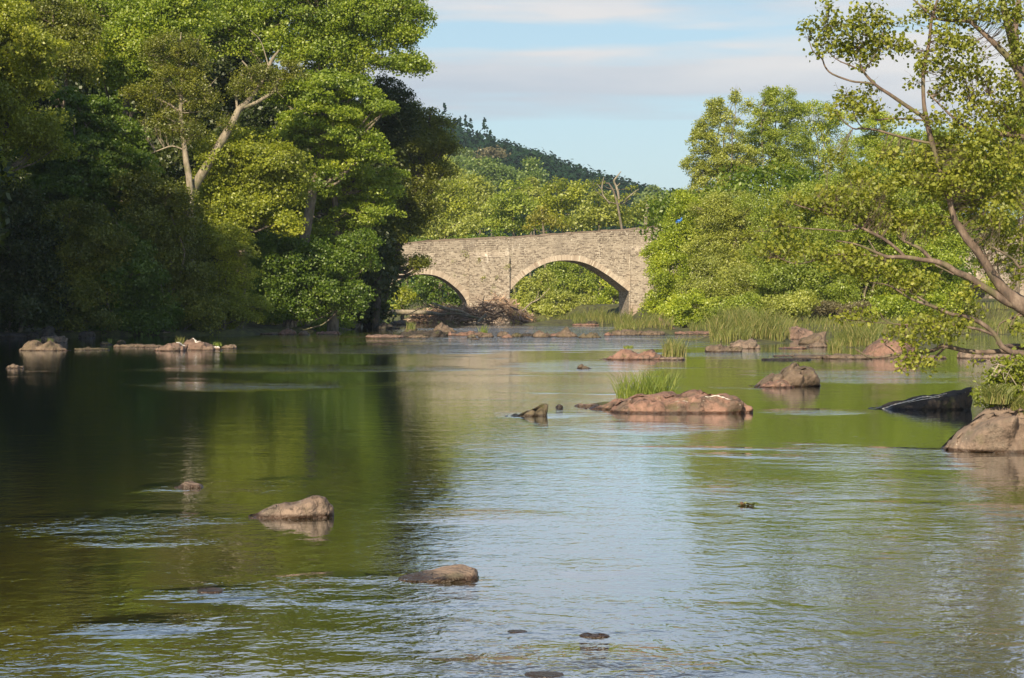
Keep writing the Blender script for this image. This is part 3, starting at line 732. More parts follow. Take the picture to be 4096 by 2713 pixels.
R('pointed ochre stone beside the domed pink boulder', 1189, 1238, 1341, mound(20, 0), 'brown', 1.4)
R('long pink bank stone below the small willow shrub', 1258, 1362, 1338, mound(16, 1), 'pink', 1.6)
R('low stones stretching left from the domed pink boulder', 1030, 1110, 1338, mound(10, 1), 'brown', 1.2)

# ================================================================== BRIDGE
TH = math.radians(6); B0 = np.array([0, 155., 0]); BT = np.array([math.cos(TH), math.sin(TH), 0]); BN = np.array([-math.sin(TH), math.cos(TH), 0])
def bp(px, py):
    d = ray(px, py); o = np.array([0, 0, CAMH])
    k = np.dot(B0-o, BN)/np.dot(d, BN); p = o+d*k
    return float(np.dot(p-B0, BT)), float(p[2])
TOPP = [(1200, 1020), (1500, 985), (1700, 962), (1920, 950), (2050, 946), (2340, 925), (2500, 916), (2600, 905), (2700, 897), (3000, 882), (3500, 872), (4096, 878), (4800, 900)]
_tp = np.array([bp(*q) for q in TOPP])
def topz(s): return float(np.interp(s, _tp[:, 0], _tp[:, 1]))
A_R = [(2041, 1300), (2041, 1162), (2053, 1146), (2066, 1132), (2085, 1114), (2108, 1096), (2134, 1078), (2160, 1064), (2185, 1053), (2210, 1046), (2238, 1042), (2266, 1041), (2292, 1042), (2318, 1046), (2341, 1052), (2364, 1061), (2389, 1074), (2413, 1089), (2436, 1104), (2459, 1121), (2480, 1137), (2497, 1150), (2516, 1166), (2516, 1300)]
A_L = [(1872, 1300), (1872, 1229), (1866, 1204), (1851, 1180), (1835, 1161), (1816, 1145), (1799, 1131), (1781, 1119), (1763, 1110), (1746, 1103), (1720, 1098), (1693, 1096), (1667, 1098), (1640, 1103), (1614, 1111), (1588, 1124), (1565, 1141), (1545, 1162), (1530, 1188), (1520, 1220), (1518, 1300)][::-1]
def shift(A, dx, dy=0, k=1.): 
    a = np.array(A, float); m = a[:, 0].mean(); return [((x-m)*k+m+dx, y+dy) for x, y in a]
A_3 = shift(A_R, 1475, 0, .86); A_4 = shift(A_R, 830, 10, .9)
ARCHES = [A_L, A_R, A_4, A_3]
ARS = [[bp(*q) for q in a] for a in ARCHES]
for a in ARS: a[0] = (a[1][0], -1.2); a[-1] = (a[-2][0], -1.2)
def masonry(name, dark=1.0, course=.135, width=.34):
    m, t, out = newmat(name)
    tc = t.node('ShaderNodeTexCoord'); ob = tc.outputs['Object']
    sep = t.node('ShaderNodeSeparateXYZ'); t.link(ob, sep.inputs[0])
    dx = t.math('MULTIPLY', t.math('SUBTRACT', t.noise(ob, 2.2, 4), .5), .55)
    dz = t.math('MULTIPLY', t.math('SUBTRACT', t.noise(t.mapping(ob, (1, 1, 1), (5, 0, 3)), 1.6, 4), .5), .26)
    comb = t.node('ShaderNodeCombineXYZ')
    t.link(t.math('ADD', t.math('ADD', sep.outputs['X'], sep.outputs['Y']), dx), comb.inputs[0])
    t.link(t.math('ADD', sep.outputs['Z'], dz), comb.inputs[1])
    br = t.node('ShaderNodeTexBrick'); t.link(comb.outputs[0], br.inputs['Vector'])
    br.inputs['Scale'].default_value = 1; br.inputs['Brick Width'].default_value = width; br.inputs['Row Height'].default_value = course
    br.inputs['Mortar Size'].default_value = .018; br.inputs['Mortar Smooth'].default_value = .3; br.inputs['Bias'].default_value = -.1
    br.offset = .45; br.squash = .7; br.squash_frequency = 3
    br.inputs['Color1'].default_value = (.12*dark, .093*dark, .072*dark, 1); br.inputs['Color2'].default_value = (.43*dark, .375*dark, .305*dark, 1)
    br.inputs['Mortar'].default_value = (.54, .48, .39, 1)
    blot = t.noise(ob, .5, 4, .6)
    col = t.mix(t.ramp(blot, [(.40, (.55,)*3), (.6, (.0,)*3)]), br.outputs['Color'], (.44, .385, .31))
    pink = t.ramp(t.noise(t.mapping(ob, loc=(4, 2, 9)), .35, 3), [(.45, (0,)*3), (.62, (.5,)*3)])
    low = t.maprange(sep.outputs['Z'], 1., 4.2, 1, 0)
    col = t.mix(t.math('MULTIPLY', pink, low), col, (.42, .285, .215))
    dk = t.noise(t.mapping(ob, (3., 3., 7.), (3, 3, 3)), 1, 2, .5)
    col = t.mix(t.ramp(dk, [(.56, (0,)*3), (.63, (.7,)*3)]), col, (.10, .08, .065))
    # chips of pale lichen and lime
    vo = t.node('ShaderNodeTexVoronoi'); t.link(ob, vo.inputs['Vector']); vo.inputs['Scale'].default_value = 3.4
    chips = t.math('MULTIPLY', t.ramp(vo.outputs['Distance'], [(.17, (1,)*3), (.25, (0,)*3)]), t.ramp(t.noise(ob, 1.3, 4, .7), [(.5, (0,)*3), (.6, (.9,)*3)]))
    col = t.mix(chips, col, (.68, .64, .55))
    run = t.ramp(t.noise(t.mapping(ob, (2.6, 1, .28), (2, 0, 1)), 1, 4, .7), [(.60, (0,)*3), (.68, (.85,)*3)])
    rz = t.ramp(t.maprange(sep.outputs['Z'], 3.6, 7.0), [(0, (0,)*3), (.3, (1,)*3), (.7, (.8,)*3), (1, (.1,)*3)])
    col = t.mix(t.math('MULTIPLY', run, rz), col, (.68, .64, .56))
    moss = t.ramp(t.noise(t.mapping(ob, loc=(1, 5, 2)), .9, 4, .75), [(.64, (0,)*3), (.7, (.8,)*3)])
    col = t.mix(t.math('MULTIPLY', moss, .8), col, (.12, .13, .03))
    grey = t.ramp(t.noise(t.mapping(ob, (1, 1, .4), (8, 0, 0)), .7, 4, .65), [(.52, (0,)*3), (.66, (.55,)*3)])
    up = t.maprange(sep.outputs['Z'], 3.5, 5.6, .25, 1)
    col = t.mix(t.math('MULTIPLY', grey, up), col, (.17, .145, .12))
    b = t.node('ShaderNodeBsdfPrincipled'); t.link(col, b.inputs['Base Color']); b.inputs['Roughness'].default_value = .92
    bm = t.node('ShaderNodeBump'); bm.inputs['Strength'].default_value = .8; bm.inputs['Distance'].default_value = .05
    t.link(t.math('ADD', t.math('MULTIPLY', br.outputs['Fac'], -1), t.math('MULTIPLY', t.noise(ob, 9, 3), .6)), bm.inputs['Height'])
    t.link(bm.outputs[0], b.inputs['Normal']); t.link(b.outputs[0], out.inputs['Surface'])
    return m
MAS = masonry('rubble_masonry'); MASP = masonry('parapet_masonry', .70, .15, .42); MASB = masonry('buttress_masonry', 1.05, .13, .32)
VOUS = tintmat('arch_stone', [(0, (.28, .22, .17)), (.5, (.42, .355, .285)), (1, (.56, .50, .41))], .9)
bridge = empty('stone_bridge', B0, 'old rubble-stone bridge with two wide arches in view, rising to the right', 'bridge', rz=TH)
BW = 5.2; PAR = 1.0
def build_bridge():
    sL, sR = bp(1150, 1000)[0], bp(4900, 1000)[0]
    base = []
    pts = [(sL, -1.2)]
    for a in ARS: pts += a
    pts.append((sR, -1.2))
    # subdivide long runs so the sloping top is followed
    P = [pts[0]]
    for q in pts[1:]:
        n = max(1, int(abs(q[0]-P[-1][0])/.8)); p0 = P[-1]
        for k in range(1, n+1): P.append((p0[0]+(q[0]-p0[0])*k/n, p0[1]+(q[1]-p0[1])*k/n))
    A = Acc(); rows = []
    for s, z in P:
        tz = topz(s)-PAR
        rows.append([(s, 0, z), (s, 0, tz), (s, BW, tz), (s, BW, z)])
    V = np.array(rows, float).reshape(-1, 3); n = len(P); i = np.arange(n-1)*4
    fr = []
    for a, b in ((0, 1), (1, 2), (2, 3), (3, 0)):
        q = np.stack([i+a, i+4+a, i+4+b, i+b], 1)
        if (a, b) in ((0, 1), (1, 2), (2, 3)):
            keep = np.array([abs(P[k+1][0]-P[k][0]) > 1e-5 for k in range(n-1)]); q = q[keep]
        fr.append(q)
    mesh_np('wall', V, np.concatenate(fr), MAS, bridge)
    # parapets, built on the wall and set a finger proud of it, with a coping course on each
    ss = np.linspace(sL, sR, 150)
    for y0, y1, nm in ((-.008, .42, 'front'), (BW-.42, BW+.03, 'back')):
        a = Acc(); c = Acc(); rng = np.random.default_rng(5)
        rw = np.array([[(s, y0, topz(s)-PAR-.004), (s, y0, topz(s)-.13), (s, y1, topz(s)-.13), (s, y1, topz(s)-PAR-.004)] for s in ss]).reshape(-1, 3)
        k = np.arange(len(ss)-1)*4
        a.add(rw, np.concatenate([np.stack([k+p, k+4+p, k+4+q, k+q], 1) for p, q in ((0, 1), (1, 2), (2, 3), (3, 0))]))
        a.build('parapet', MASP, bridge, tint=False)
        s = sL
        while s < sR:
            w = rng.uniform(.45, .85); e = min(s+w, sR); dz = rng.uniform(-.025, .03)
            v = []
            for x in (s+.008, e-.008):
                z = topz(x)
                v += [(x, y0-.012, z-.126), (x, y0-.012, z+dz), (x, y1+.012, z+dz), (x, y1+.012, z-.126)]
            f = np.array([[0, 1, 2, 3], [4, 7, 6, 5], [0, 4, 5, 1], [1, 5, 6, 2], [2, 6, 7, 3], [3, 7, 4, 0]])
            c.add(np.array(v), f, np.full(6, rng.uniform(.0, .5))); s = e
        c.build('coping', tintmat('coping_stone_'+nm, [(0, (.13, .10, .08)), (1, (.34, .28, .22))], .95), bridge)
    # arch rings
    for a in ARS:
        c = Acc(); rng = np.random.default_rng(int(abs(a[3][0])*10))
        arc = np.array(a[1:-1]); seg = np.linalg.norm(np.diff(arc, axis=0), axis=1); cum = np.concatenate([[0], np.cumsum(seg)])
        def pt(u): return np.array([np.interp(u, cum, arc[:, 0]), np.interp(u, cum, arc[:, 1])])
        def nr(u):
            d = pt(min(u+.5, cum[-1]))-pt(max(u-.5, 0)); d /= np.linalg.norm(d)+1e-9
            v = np.array([-d[1], d[0]]); return v if v[1] > 0 else -v
        u = 0.
        while u < cum[-1]-.02:
            w = rng.uniform(.07, .13); e = min(u+w, cum[-1]); th = rng.uniform(.38, .46); pr = rng.uniform(.004, .018)
            q = [pt(u+.006)-nr(u)*.01, pt(e-.006)-nr(e)*.01, pt(e-.006)+nr(e)*th, pt(u+.006)+nr(u)*th]
            v = [(p[0], -pr, p[1]) for p in q]+[(p[0], .3, p[1]) for p in q]
            f = np.array([[0, 1, 2, 3], [0, 4, 5, 1], [1, 5, 6, 2], [2, 6, 7, 3], [3, 7, 4, 0], [4, 7, 6, 5]])
            c.add(np.array(v), f, np.full(6, np.clip(rng.normal(.5, .22), 0, 1))); u = e
        c.build('arch_ring', VOUS, bridge)
    # piers project from the face as shallow buttresses with a sloping head
    for xa, xb, yt in ((1876, 2037, 1010), (2520, 2660, 985), (2660+280, 3070, 985), (3990, 4110, 985)):
        s0, s1 = bp(xa, 1200)[0], bp(xb, 1200)[0]; zt = bp(xa, yt)[1]; d = .28
        v = [(s0, 0, -1.2), (s1, 0, -1.2), (s1, -d, -1.2), (s0, -d, -1.2), (s0, 0, zt), (s1, 0, zt), (s1, -d, zt-.35), (s0, -d, zt-.35)]
        f = np.array([[3, 2, 6, 7], [2, 1, 5, 6], [0, 3, 7, 4], [7, 6, 5, 4]])
        mesh_np('buttress', np.array(v, float), f, MASB, bridge)
build_bridge()
def wallplant(px, py, w, h, label, mat='hazel', n=140):
    SEED[0] += 1; rng = np.random.default_rng(SEED[0])
    s, z = bp(px, py); y = -.3 if 1876 < px < 2037 and py > 1010 else -.02; p = B0+BT*s+BN*(y-.05); p[2] = z; k = 156/F
    acc, _ = foliage(np.array([[0, 0, 0, w*k, .16, h*k]]), rng, .22, 16, .085, 1.6, .8)
    o = empty('fern_plant', p, label, 'plant', 'plants rooted in the bridge wall'); acc.build('leaves', L[mat], o)
wallplant(1852, 1010, 9, 9, 'patch of wall moss and fern above the small arch, left of the pier', 'yellow')
wallplant(1864, 1022, 12, 7, 'trailing fern patch just below the moss patch above the small arch', 'yellow')
wallplant(1915, 1050, 10, 13, 'round dark green fern clump on the pier face below the parapet', 'vivid')
wallplant(1722, 1034, 12, 8, 'yellowish fern patch left of the small arch crown', 'yellow')
wallplant(1987, 1110, 9, 10, 'small fern low on the right half of the pier', 'olive')
wallplant(1812, 1046, 8, 5, 'tiny fern tuft between the small arch and the pier', 'yellow')
wallplant(2027, 1066, 6, 10, 'narrow weed beside the big arch springing', 'olive')
wallplant(1932, 1116, 5, 7, 'tiny weed low on the left half of the pier', 'olive')

# ================================================================== DRIFTWOOD
def stick_pile():
    rng = np.random.default_rng(77); prof = np.array([(1630, 10), (1670, 30), (1710, 50), (1780, 62), (1830, 68), (1870, 58), (1900, 66), (1950, 92), (1985, 112), (2015, 104), (2045, 82), (2080, 52), (2110, 26), (2140, 8)], float)
    M = 1300; Y = 150.5; s = Y/F
    px = rng.uniform(1640, 2135, M); h = np.interp(px, prof[:, 0], prof[:, 1])
    z = rng.random(M)**.8*h*s*.95; dy = (rng.random(M)-.35)*3.0*(1-z/(h*s+.3))
    C = np.stack([(px-CX)*s, Y+dy+.6, z+.02], 1)
    a = rng.normal(0, 1.0, M)+np.where(px > 1990, -.35, .1); el = rng.normal(0, .42, M)-np.where(px > 2040, .5, 0)+np.where(px < 1800, .12, 0)
    d = np.stack([np.cos(a)*np.cos(el), np.sin(a)*np.cos(el), np.sin(el)], 1)
    ln = rng.uniform(.5, 1.9, M)[:, None]; b = rng.normal(0, .09, (M, 3))
    P = np.stack([C-d*ln*.5, C-d*ln*.17+b, C+d*ln*.17-b*.5, C+d*ln*.5], 1); P[:, :, 2] = np.maximum(P[:, :, 2], .0)
    r = (.010+.055*rng.random(M)**4)[:, None]*np.array([1.1, 1, .85, .5])
    A = Acc(); V, Fq = tubes_batch(P, r, 5); A.add(V, Fq, np.repeat(np.clip(rng.normal(.45, .22, M), 0, 1), 3*5))
    rot = mesh_np
    base = C[0]*0; o = A.build('driftwood_pile', DRIFT); tag(o, 'heaped brushwood and flood sticks jammed against the bridge pier', 'driftwood pile', kind='stuff')
stick_pile()
def branch(label, pts, Y, mat, name='driftwood_branch', cat='branch', subs=(), ns=7, group=None):
    s = Y/F; P = []
    for q in pts:
        w = at(q[0], q[1], Y+(q[3] if len(q) > 3 else 0)); P.append([*w, q[2]*s])
    o3 = np.array(P[0][:3]); A = Acc()
    def put(pp):
        a = smoothline([[*(np.array(p[:3])-o3), p[3]] for p in pp], 4); V, Fq = tubes_batch(a[None, :, :3], a[None, :, 3], ns); A.add(V, Fq)
        k = len(a)*ns-ns; n0 = A.n-len(V); A.V.append(np.zeros((0, 3)))
        A.F.setdefault(ns, []).append(np.array([list(range(n0+k, n0+k+ns)), list(range(n0+ns-1, n0-1, -1))])); A.T.setdefault(ns, []).append(np.array([.8, .8]))
    put(P)
    for sub in subs: put([[*at(q[0], q[1], Y), q[2]*s] for q in sub])
    o = A.build(name, mat, smooth=True, loc=o3, tint=True)
    return tag(o, label, cat, group)
branch('long pale bare log lying level in front of the small arch', [(1455, 1247, 5), (1500, 1252, 9), (1545, 1250, 12), (1600, 1249, 11), (1660, 1250, 10), (1720, 1252, 8), (1780, 1262, 6)], 150, BARKPALE, 'driftwood_log', 'log', ns=10)
branch('curved bare branch rising left out of the driftwood heap', [(1727, 1212, 3), (1750, 1221, 4), (1775, 1230, 5), (1800, 1238, 6), (1840, 1245, 5), (1880, 1260, 3)], 149, BARKPALE)
branch('forked thin branch over the left end of the driftwood heap', [(1625, 1262, 1), (1660, 1245, 2), (1690, 1230, 2.2), (1730, 1228, 2.4), (1775, 1237, 3), (1800, 1246, 3)], 149, BARK, subs=[[(1670, 1241, 1.2), (1700, 1222, 1.2), (1750, 1226, 1)]])
branch('thick short stub lying across the front of the driftwood heap', [(1910, 1288, 4), (1930, 1272, 6), (1946, 1258, 6)], 148.6, BARKPALE)
branch('long bowed grey bough along the front of the driftwood heap', [(1755, 1258, 3), (1820, 1255, 5), (1870, 1264, 6), (1920, 1276, 4), (1960, 1286, 2)], 148.8, BARK)
branch('dead branch reaching up under the large arch beside the heap', [(2075, 1255, 3), (2100, 1235, 3.5), (2125, 1212, 3), (2150, 1200, 2.6), (2175, 1178, 1.6), (2200, 1152, 1)], 151, BARKPALE, subs=[[(2104, 1240, 1.6), (2110, 1262, 1.3), (2125, 1272, .9)], [(2140, 1203, 1.6), (2152, 1182, 1.2), (2154, 1165, .8)]])
branch('white splintered plank end sticking out right of the heap', [(2040, 1226, 3), (2055, 1234, 4), (2074, 1240, 3.5)], 149, ROCK['guano'])
branch('upright bent twig standing in the heap against the small arch', [(1858, 1240, 2), (1857, 1225, 2), (1862, 1212, 1.4)], 149, BARKPALE)
branch('upright twig standing on top of the heap against the pier', [(1930, 1215, 2), (1934, 1198, 1.8), (1937, 1182, 1)], 149.5, BARK)
branch('thin bare stick slanting over the water below the willow shrub', [(1290, 1294, 1.2), (1340, 1306, 1.4), (1380, 1316, 1.6), (1425, 1323, 1.3)], 115, BARKPALE, subs=[[(1408, 1333, 1.4), (1425, 1315, 1.4), (1440, 1300, .9)], [(1396, 1330, 1.1), (1398, 1318, .7)], [(1385, 1332, 1.1), (1388, 1320, .7)]])
branch('tangle of arched dead twigs at the waterline in deep shade', [(815, 1335, 1.5), (850, 1312, 2), (890, 1300, 2), (940, 1312, 2), (975, 1330, 1.2)], 105, BARK, subs=[[(840, 1335, 1.2), (880, 1308, 1.4), (930, 1304, 1.4), (980, 1318, 1)], [(860, 1330, 1), (910, 1298, 1.4), (960, 1300, 1.2), (1000, 1312, 1)], [(870, 1334, 1), (930, 1320, 1.2), (990, 1326, 1)]])

# dead snag and broken trunk beyond the bridge
branch('bleached dead snag with crooked arms above the trees beyond the bridge', [(2476, 800, 4), (2472, 770, 5), (2464, 745, 4), (2456, 724, 4), (2470, 705, 3), (2484, 686, 1.6)], 208, BARKPALE, 'dead_snag', 'dead tree', subs=[[(2464, 748, 2), (2476, 738, 2), (2480, 732, 1.5)], [(2440, 815, 3), (2412, 780, 2.4), (2408, 745, 2), (2416, 708, 1.2)], [(2412, 765, 1.5), (2388, 735, 1)], [(2500, 800, 3), (2528, 776, 2), (2556, 756, 1.3)]])
branch('broken bare trunk with one low arm behind the right end of the bridge', [(2582, 905, 7), (2584, 860, 6), (2587, 830, 5), (2588, 808, 3)], 200, BARKPALE, 'broken_trunk', 'dead tree', subs=[[(2592, 884, 2), (2615, 876, 2.4), (2636, 868, 1.5)], [(2588, 832, 1.5), (2604, 828, 1)]])

# ================================================================== LEFT WOODS
WL = 'riverside trees of the left bank'
def T(label, Y, base, lobes, mat, **kw):
    kw.setdefault('group', WL); kw.setdefault('cat', 'tree'); kw.setdefault('name', 'tree')
    return tree(kw.pop('name'), label, kw.pop('cat'), Y, base, lobes, mat, **kw)
# dense back row behind everything else
BK = dict(leaf=.30, rc=1.1, n=80, k=1.6, rmin=.3, tr=.3, twigfrac=.25, flat=.6)
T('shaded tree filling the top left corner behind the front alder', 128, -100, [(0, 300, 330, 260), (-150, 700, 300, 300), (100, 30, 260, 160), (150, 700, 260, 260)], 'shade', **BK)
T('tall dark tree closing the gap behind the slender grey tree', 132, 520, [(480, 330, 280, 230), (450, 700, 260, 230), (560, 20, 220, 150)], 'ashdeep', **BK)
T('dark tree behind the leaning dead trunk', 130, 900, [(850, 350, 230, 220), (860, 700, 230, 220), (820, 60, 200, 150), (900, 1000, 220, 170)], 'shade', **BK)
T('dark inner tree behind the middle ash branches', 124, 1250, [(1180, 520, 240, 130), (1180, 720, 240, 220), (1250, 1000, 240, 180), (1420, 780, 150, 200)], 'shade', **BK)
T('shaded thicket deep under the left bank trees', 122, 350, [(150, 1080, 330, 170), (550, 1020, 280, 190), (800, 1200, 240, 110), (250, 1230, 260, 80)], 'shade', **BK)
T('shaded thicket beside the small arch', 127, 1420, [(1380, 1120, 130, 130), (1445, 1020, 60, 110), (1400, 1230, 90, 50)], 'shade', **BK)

T('front alder with yellow-green leaves hanging in from the left edge', 96, -160,
  [(60, 190, 170, 90), (-60, 330, 150, 130), (130, 300, 100, 60), (40, 500, 150, 70), (150, 560, 90, 60), (200, 500, 50, 40), (20, 80, 110, 70), (-60, 640, 130, 90)], 'olive', leaf=.15, rc=.55, n=70, k=1.3, bark=BARK)
T('bright green ash crowning the left skyline between two trunks', 110, 470,
  [(300, 170, 130, 80), (440, 70, 170, 90), (600, 60, 150, 90), (560, 180, 150, 80), (690, 160, 110, 80), (420, 260, 140, 70), (560, 290, 110, 60), (720, 40, 120, 80), (300, 40, 120, 80)], 'ash', leaf=.16, rc=.7, n=85, k=1.25, tr=.3,
  limbs=[[(470, 1250, 20), (480, 900, 17), (500, 500, 13), (520, 250, 8), (530, 60, 4)], [(490, 560, 9), (430, 380, 6), (400, 250, 4)], [(505, 500, 9), (580, 350, 6), (640, 200, 4), (690, 80, 3)], [(495, 620, 6), (380, 500, 4), (300, 420, 3)]])
T('orange-tinged maple with reddish bare twigs at the upper left', 104, 230,
  [(220, 60, 120, 60), (280, 230, 110, 70), (200, 140, 90, 60), (330, 120, 80, 50)], 'dull', leaf=.14, rc=.55, n=60, k=1.2,
  limbs=[[(235, 900, 9), (250, 480, 8), (270, 300, 7), (300, 160, 5), (330, 60, 3)], [(240, 500, 6), (212, 330, 5), (205, 200, 4), (215, 40, 3)], [(245, 420, 4), (180, 260, 3), (170, 160, 2)]])
T('deep green willow in half shade under the bright ash', 101, 330,
  [(300, 470, 120, 90), (420, 500, 110, 70), (350, 610, 150, 90), (470, 690, 130, 90), (280, 720, 130, 100), (400, 800, 150, 90), (200, 620, 100, 80)], 'ashdeep', leaf=.16, rc=.6, n=80, k=1.3, flat=.4, multi=3)
T('slender grey-stemmed tree with thin dusty foliage left of the leaning trunk', 104, 760,
  [(700, 180, 90, 50), (760, 240, 70, 55), (640, 210, 50, 50), (700, 320, 90, 50), (790, 330, 50, 40), (600, 390, 80, 35), (720, 430, 70, 40), (820, 400, 50, 40), (650, 500, 80, 40), (760, 520, 60, 40), (560, 370, 50, 25)], 'dull', leaf=.10, rc=.42, n=38, k=1.5, bark=BARKPALE, twig=.016,
  limbs=[[(770, 1150, 17), (760, 760, 14), (745, 650, 12), (735, 560, 10), (722, 450, 8), (728, 330, 6.5), (715, 240, 5), (725, 130, 2.5)],
         [(722, 450, 5), (690, 425, 4.5), (640, 400, 4), (590, 392, 3), (540, 385, 2), (480, 380, 1.3)], [(728, 330, 4), (760, 280, 3), (790, 200, 2), (800, 140, 1)], [(722, 390, 3), (680, 320, 2.5), (650, 240, 2), (655, 190, 1)],
         [(735, 600, 3.5), (690, 585, 3), (640, 600, 2.5), (580, 625, 1.5)], [(725, 420, 3), (780, 370, 2.5), (830, 350, 1.5), (870, 310, 1)]], tbias=.1)
T('half-dead tree leaning right with a thick mossy bare trunk', 104.5, 740,
  [(985, 315, 60, 40), (1045, 290, 40, 30), (1110, 300, 40, 25), (1150, 270, 40, 25), (960, 370, 40, 30), (1080, 340, 40, 25), (900, 490, 30, 25), (1190, 300, 30, 20)], 'dull', leaf=.10, rc=.36, n=30, k=1.5, bark=BARKPALE, twig=.016,
  limbs=[[(700, 1150, 24), (735, 850, 22), (765, 770, 20), (830, 660, 18), (890, 560, 17), (930, 490, 15), (955, 440, 13), (985, 412, 11), (1010, 380, 9), (1040, 340, 8), (1075, 270, 8), (1090, 235, 6), (1118, 200, 4)],
         [(965, 430, 9), (1010, 418, 8), (1060, 390, 7), (1095, 365, 6), (1108, 330, 4), (1130, 310, 3), (1190, 290, 2), (1205, 285, 1)],
         [(950, 440, 6), (945, 400, 5), (943, 372, 5)], [(1020, 370, 5), (1005, 310, 4), (990, 270, 4), (968, 244, 3)], [(1105, 340, 4), (1112, 370, 2.5), (1135, 392, 1.5)], [(1075, 270, 3), (1060, 215, 2), (1040, 160, 1.5), (1000, 120, 1)],
         [(1040, 345, 4), (960, 365, 2.5), (925, 372, 1.5)]], tbias=.1)
T('tall spreading ash whose crown leans out over the river against the sky', 120, 1260,
  [(900, 60, 150, 75), (1050, 40, 140, 80), (1180, 100, 150, 70), (1330, 50, 140, 80), (1460, 40, 130, 75), (1560, 60, 110, 70), (1630, 80, 60, 60), (1480, 140, 120, 55), (1590, 160, 70, 32), (1350, 200, 110, 45),
   (1560, 230, 70, 30), (1640, 262, 50, 22), (1680, 268, 25, 14), (1250, 180, 110, 60), (1450, 250, 80, 35), (1000, 150, 130, 60), (860, 160, 90, 60), (1100, 200, 100, 50), (1350, 290, 100, 35), (1560, -40, 90, 60), (1300, -60, 200, 80)], 'ash', leaf=.17, rc=.62, n=70, k=1.05, tr=.5, twig=.016,
  limbs=[[(1270, 1290, 34), (1255, 1000, 30), (1262, 700, 26), (1260, 480, 22), (1268, 300, 18), (1300, 180, 12), (1330, 60, 8)], [(1262, 420, 14), (1285, 290, 12), (1285, 160, 9), (1280, 60, 5)],
         [(1258, 300, 12), (1290, 250, 10), (1340, 170, 8), (1390, 110, 6), (1440, 70, 4), (1530, 40, 3)], [(1265, 380, 10), (1310, 240, 8), (1390, 210, 5), (1480, 215, 4), (1570, 250, 3), (1640, 275, 2)],
         [(1262, 420, 9), (1180, 300, 7), (1100, 200, 5), (1040, 110, 4)], [(1260, 520, 9), (1120, 330, 6), (980, 180, 5), (900, 90, 4)], [(1400, 205, 4), (1500, 150, 3), (1590, 150, 2)]])
T('second ash with layered bright sprays below the spreading ash', 110, 1150,
  [(1200, 370, 110, 50), (1320, 350, 110, 55), (1400, 400, 90, 45), (1440, 340, 60, 30), (1250, 460, 120, 50), (1380, 470, 80, 40), (1290, 540, 120, 45), (1420, 545, 70, 35), (1180, 520, 90, 50), (1130, 330, 60, 45), (1500, 430, 50, 30), (1480, 600, 60, 35), (1230, 620, 110, 50), (1340, 640, 90, 45), (1240, 720, 80, 45)], 'ash', leaf=.16, rc=.58, n=85, k=1.15, tr=.3, flat=.42)
T('small dark pine-like tree against the sky right of the ashes', 126, 1500,
  [(1560, 350, 60, 40), (1530, 420, 70, 50), (1590, 440, 60, 50), (1560, 500, 90, 60), (1500, 500, 80, 70), (1600, 400, 35, 30)], 'shade', leaf=.15, rc=.55, n=60, k=1.2, tr=.2, bark=BARKD)
T('broad dull-leaved tree shading the left end of the bridge', 128, 1490,
  [(1660, 470, 70, 50), (1740, 500, 60, 45), (1620, 560, 100, 60), (1720, 570, 70, 50), (1790, 600, 35, 35), (1640, 650, 110, 60), (1740, 660, 55, 45), (1650, 750, 90, 60), (1590, 840, 110, 70), (1680, 840, 50, 50), (1530, 930, 95, 60), (1615, 915, 45, 35), (1515, 1010, 65, 45), (1620, 1040, 50, 14), (1455, 1100, 65, 50), (1680, 1052, 35, 9), (1450, 1180, 55, 50), (1440, 1240, 80, 40)], 'dull', leaf=.15, rc=.6, n=75, k=1.25, tr=.4, bark=BARKD)
T('tall sycamore mass with yellow-green sprays right of the leaning trunk', 106, 950,
  [(900, 620, 110, 50), (1000, 590, 90, 55), (1100, 640, 110, 55), (880, 720, 110, 60), (1000, 700, 110, 60), (1130, 740, 110, 60), (850, 820, 90, 60), (960, 820, 110, 55), (1080, 840, 110, 60), (900, 910, 90, 50)], 'olive', leaf=.16, rc=.55, n=75, k=1.25, tr=.3, tbias=-.03)
T('ash with long drooping bare twig ends over the lit bank', 113, 1330,
  [(1200, 650, 100, 50), (1320, 660, 110, 50), (1440, 690, 100, 45), (1230, 760, 110, 50), (1370, 770, 110, 50), (1500, 760, 70, 40), (1290, 860, 110, 50), (1420, 850, 90, 45), (1530, 840, 50, 30), (1190, 930, 90, 55), (1350, 950, 100, 50), (1560, 690, 40, 25)], 'ash', leaf=.15, rc=.52, n=75, k=1.2, tr=.3, flat=.4, twig=.018, bark=BARK)
T('rounded hazel in half shade above the willow shrub', 109, 1180,
  [(1030, 1010, 90, 60), (1140, 1020, 100, 55), (1250, 1040, 100, 55), (1360, 1050, 90, 60), (1080, 1100, 100, 55), (1200, 1130, 110, 60), (1330, 1140, 90, 60), (1440, 1000, 70, 70), (1120, 1190, 90, 50), (1040, 1200, 80, 45), (1200, 1220, 90, 40), (1400, 1200, 80, 45), (1060, 1110, 90, 60)], 'ashdeep', leaf=.15, rc=.55, n=80, k=1.3, multi=3)
T('yellowish sallow bush hanging over the bank left of the hazel', 101.5, 900,
  [(900, 960, 60, 50), (960, 1000, 55, 50), (880, 1050, 60, 50), (960, 1090, 60, 55), (900, 1150, 60, 50), (850, 1210, 60, 40), (830, 960, 50, 50), (930, 1190, 70, 50), (900, 1265, 90, 35), (1000, 1230, 70, 40)], 'olive', leaf=.11, rc=.4, n=60, k=1.3, multi=3, name='bush', cat='bush', tbias=-.1)
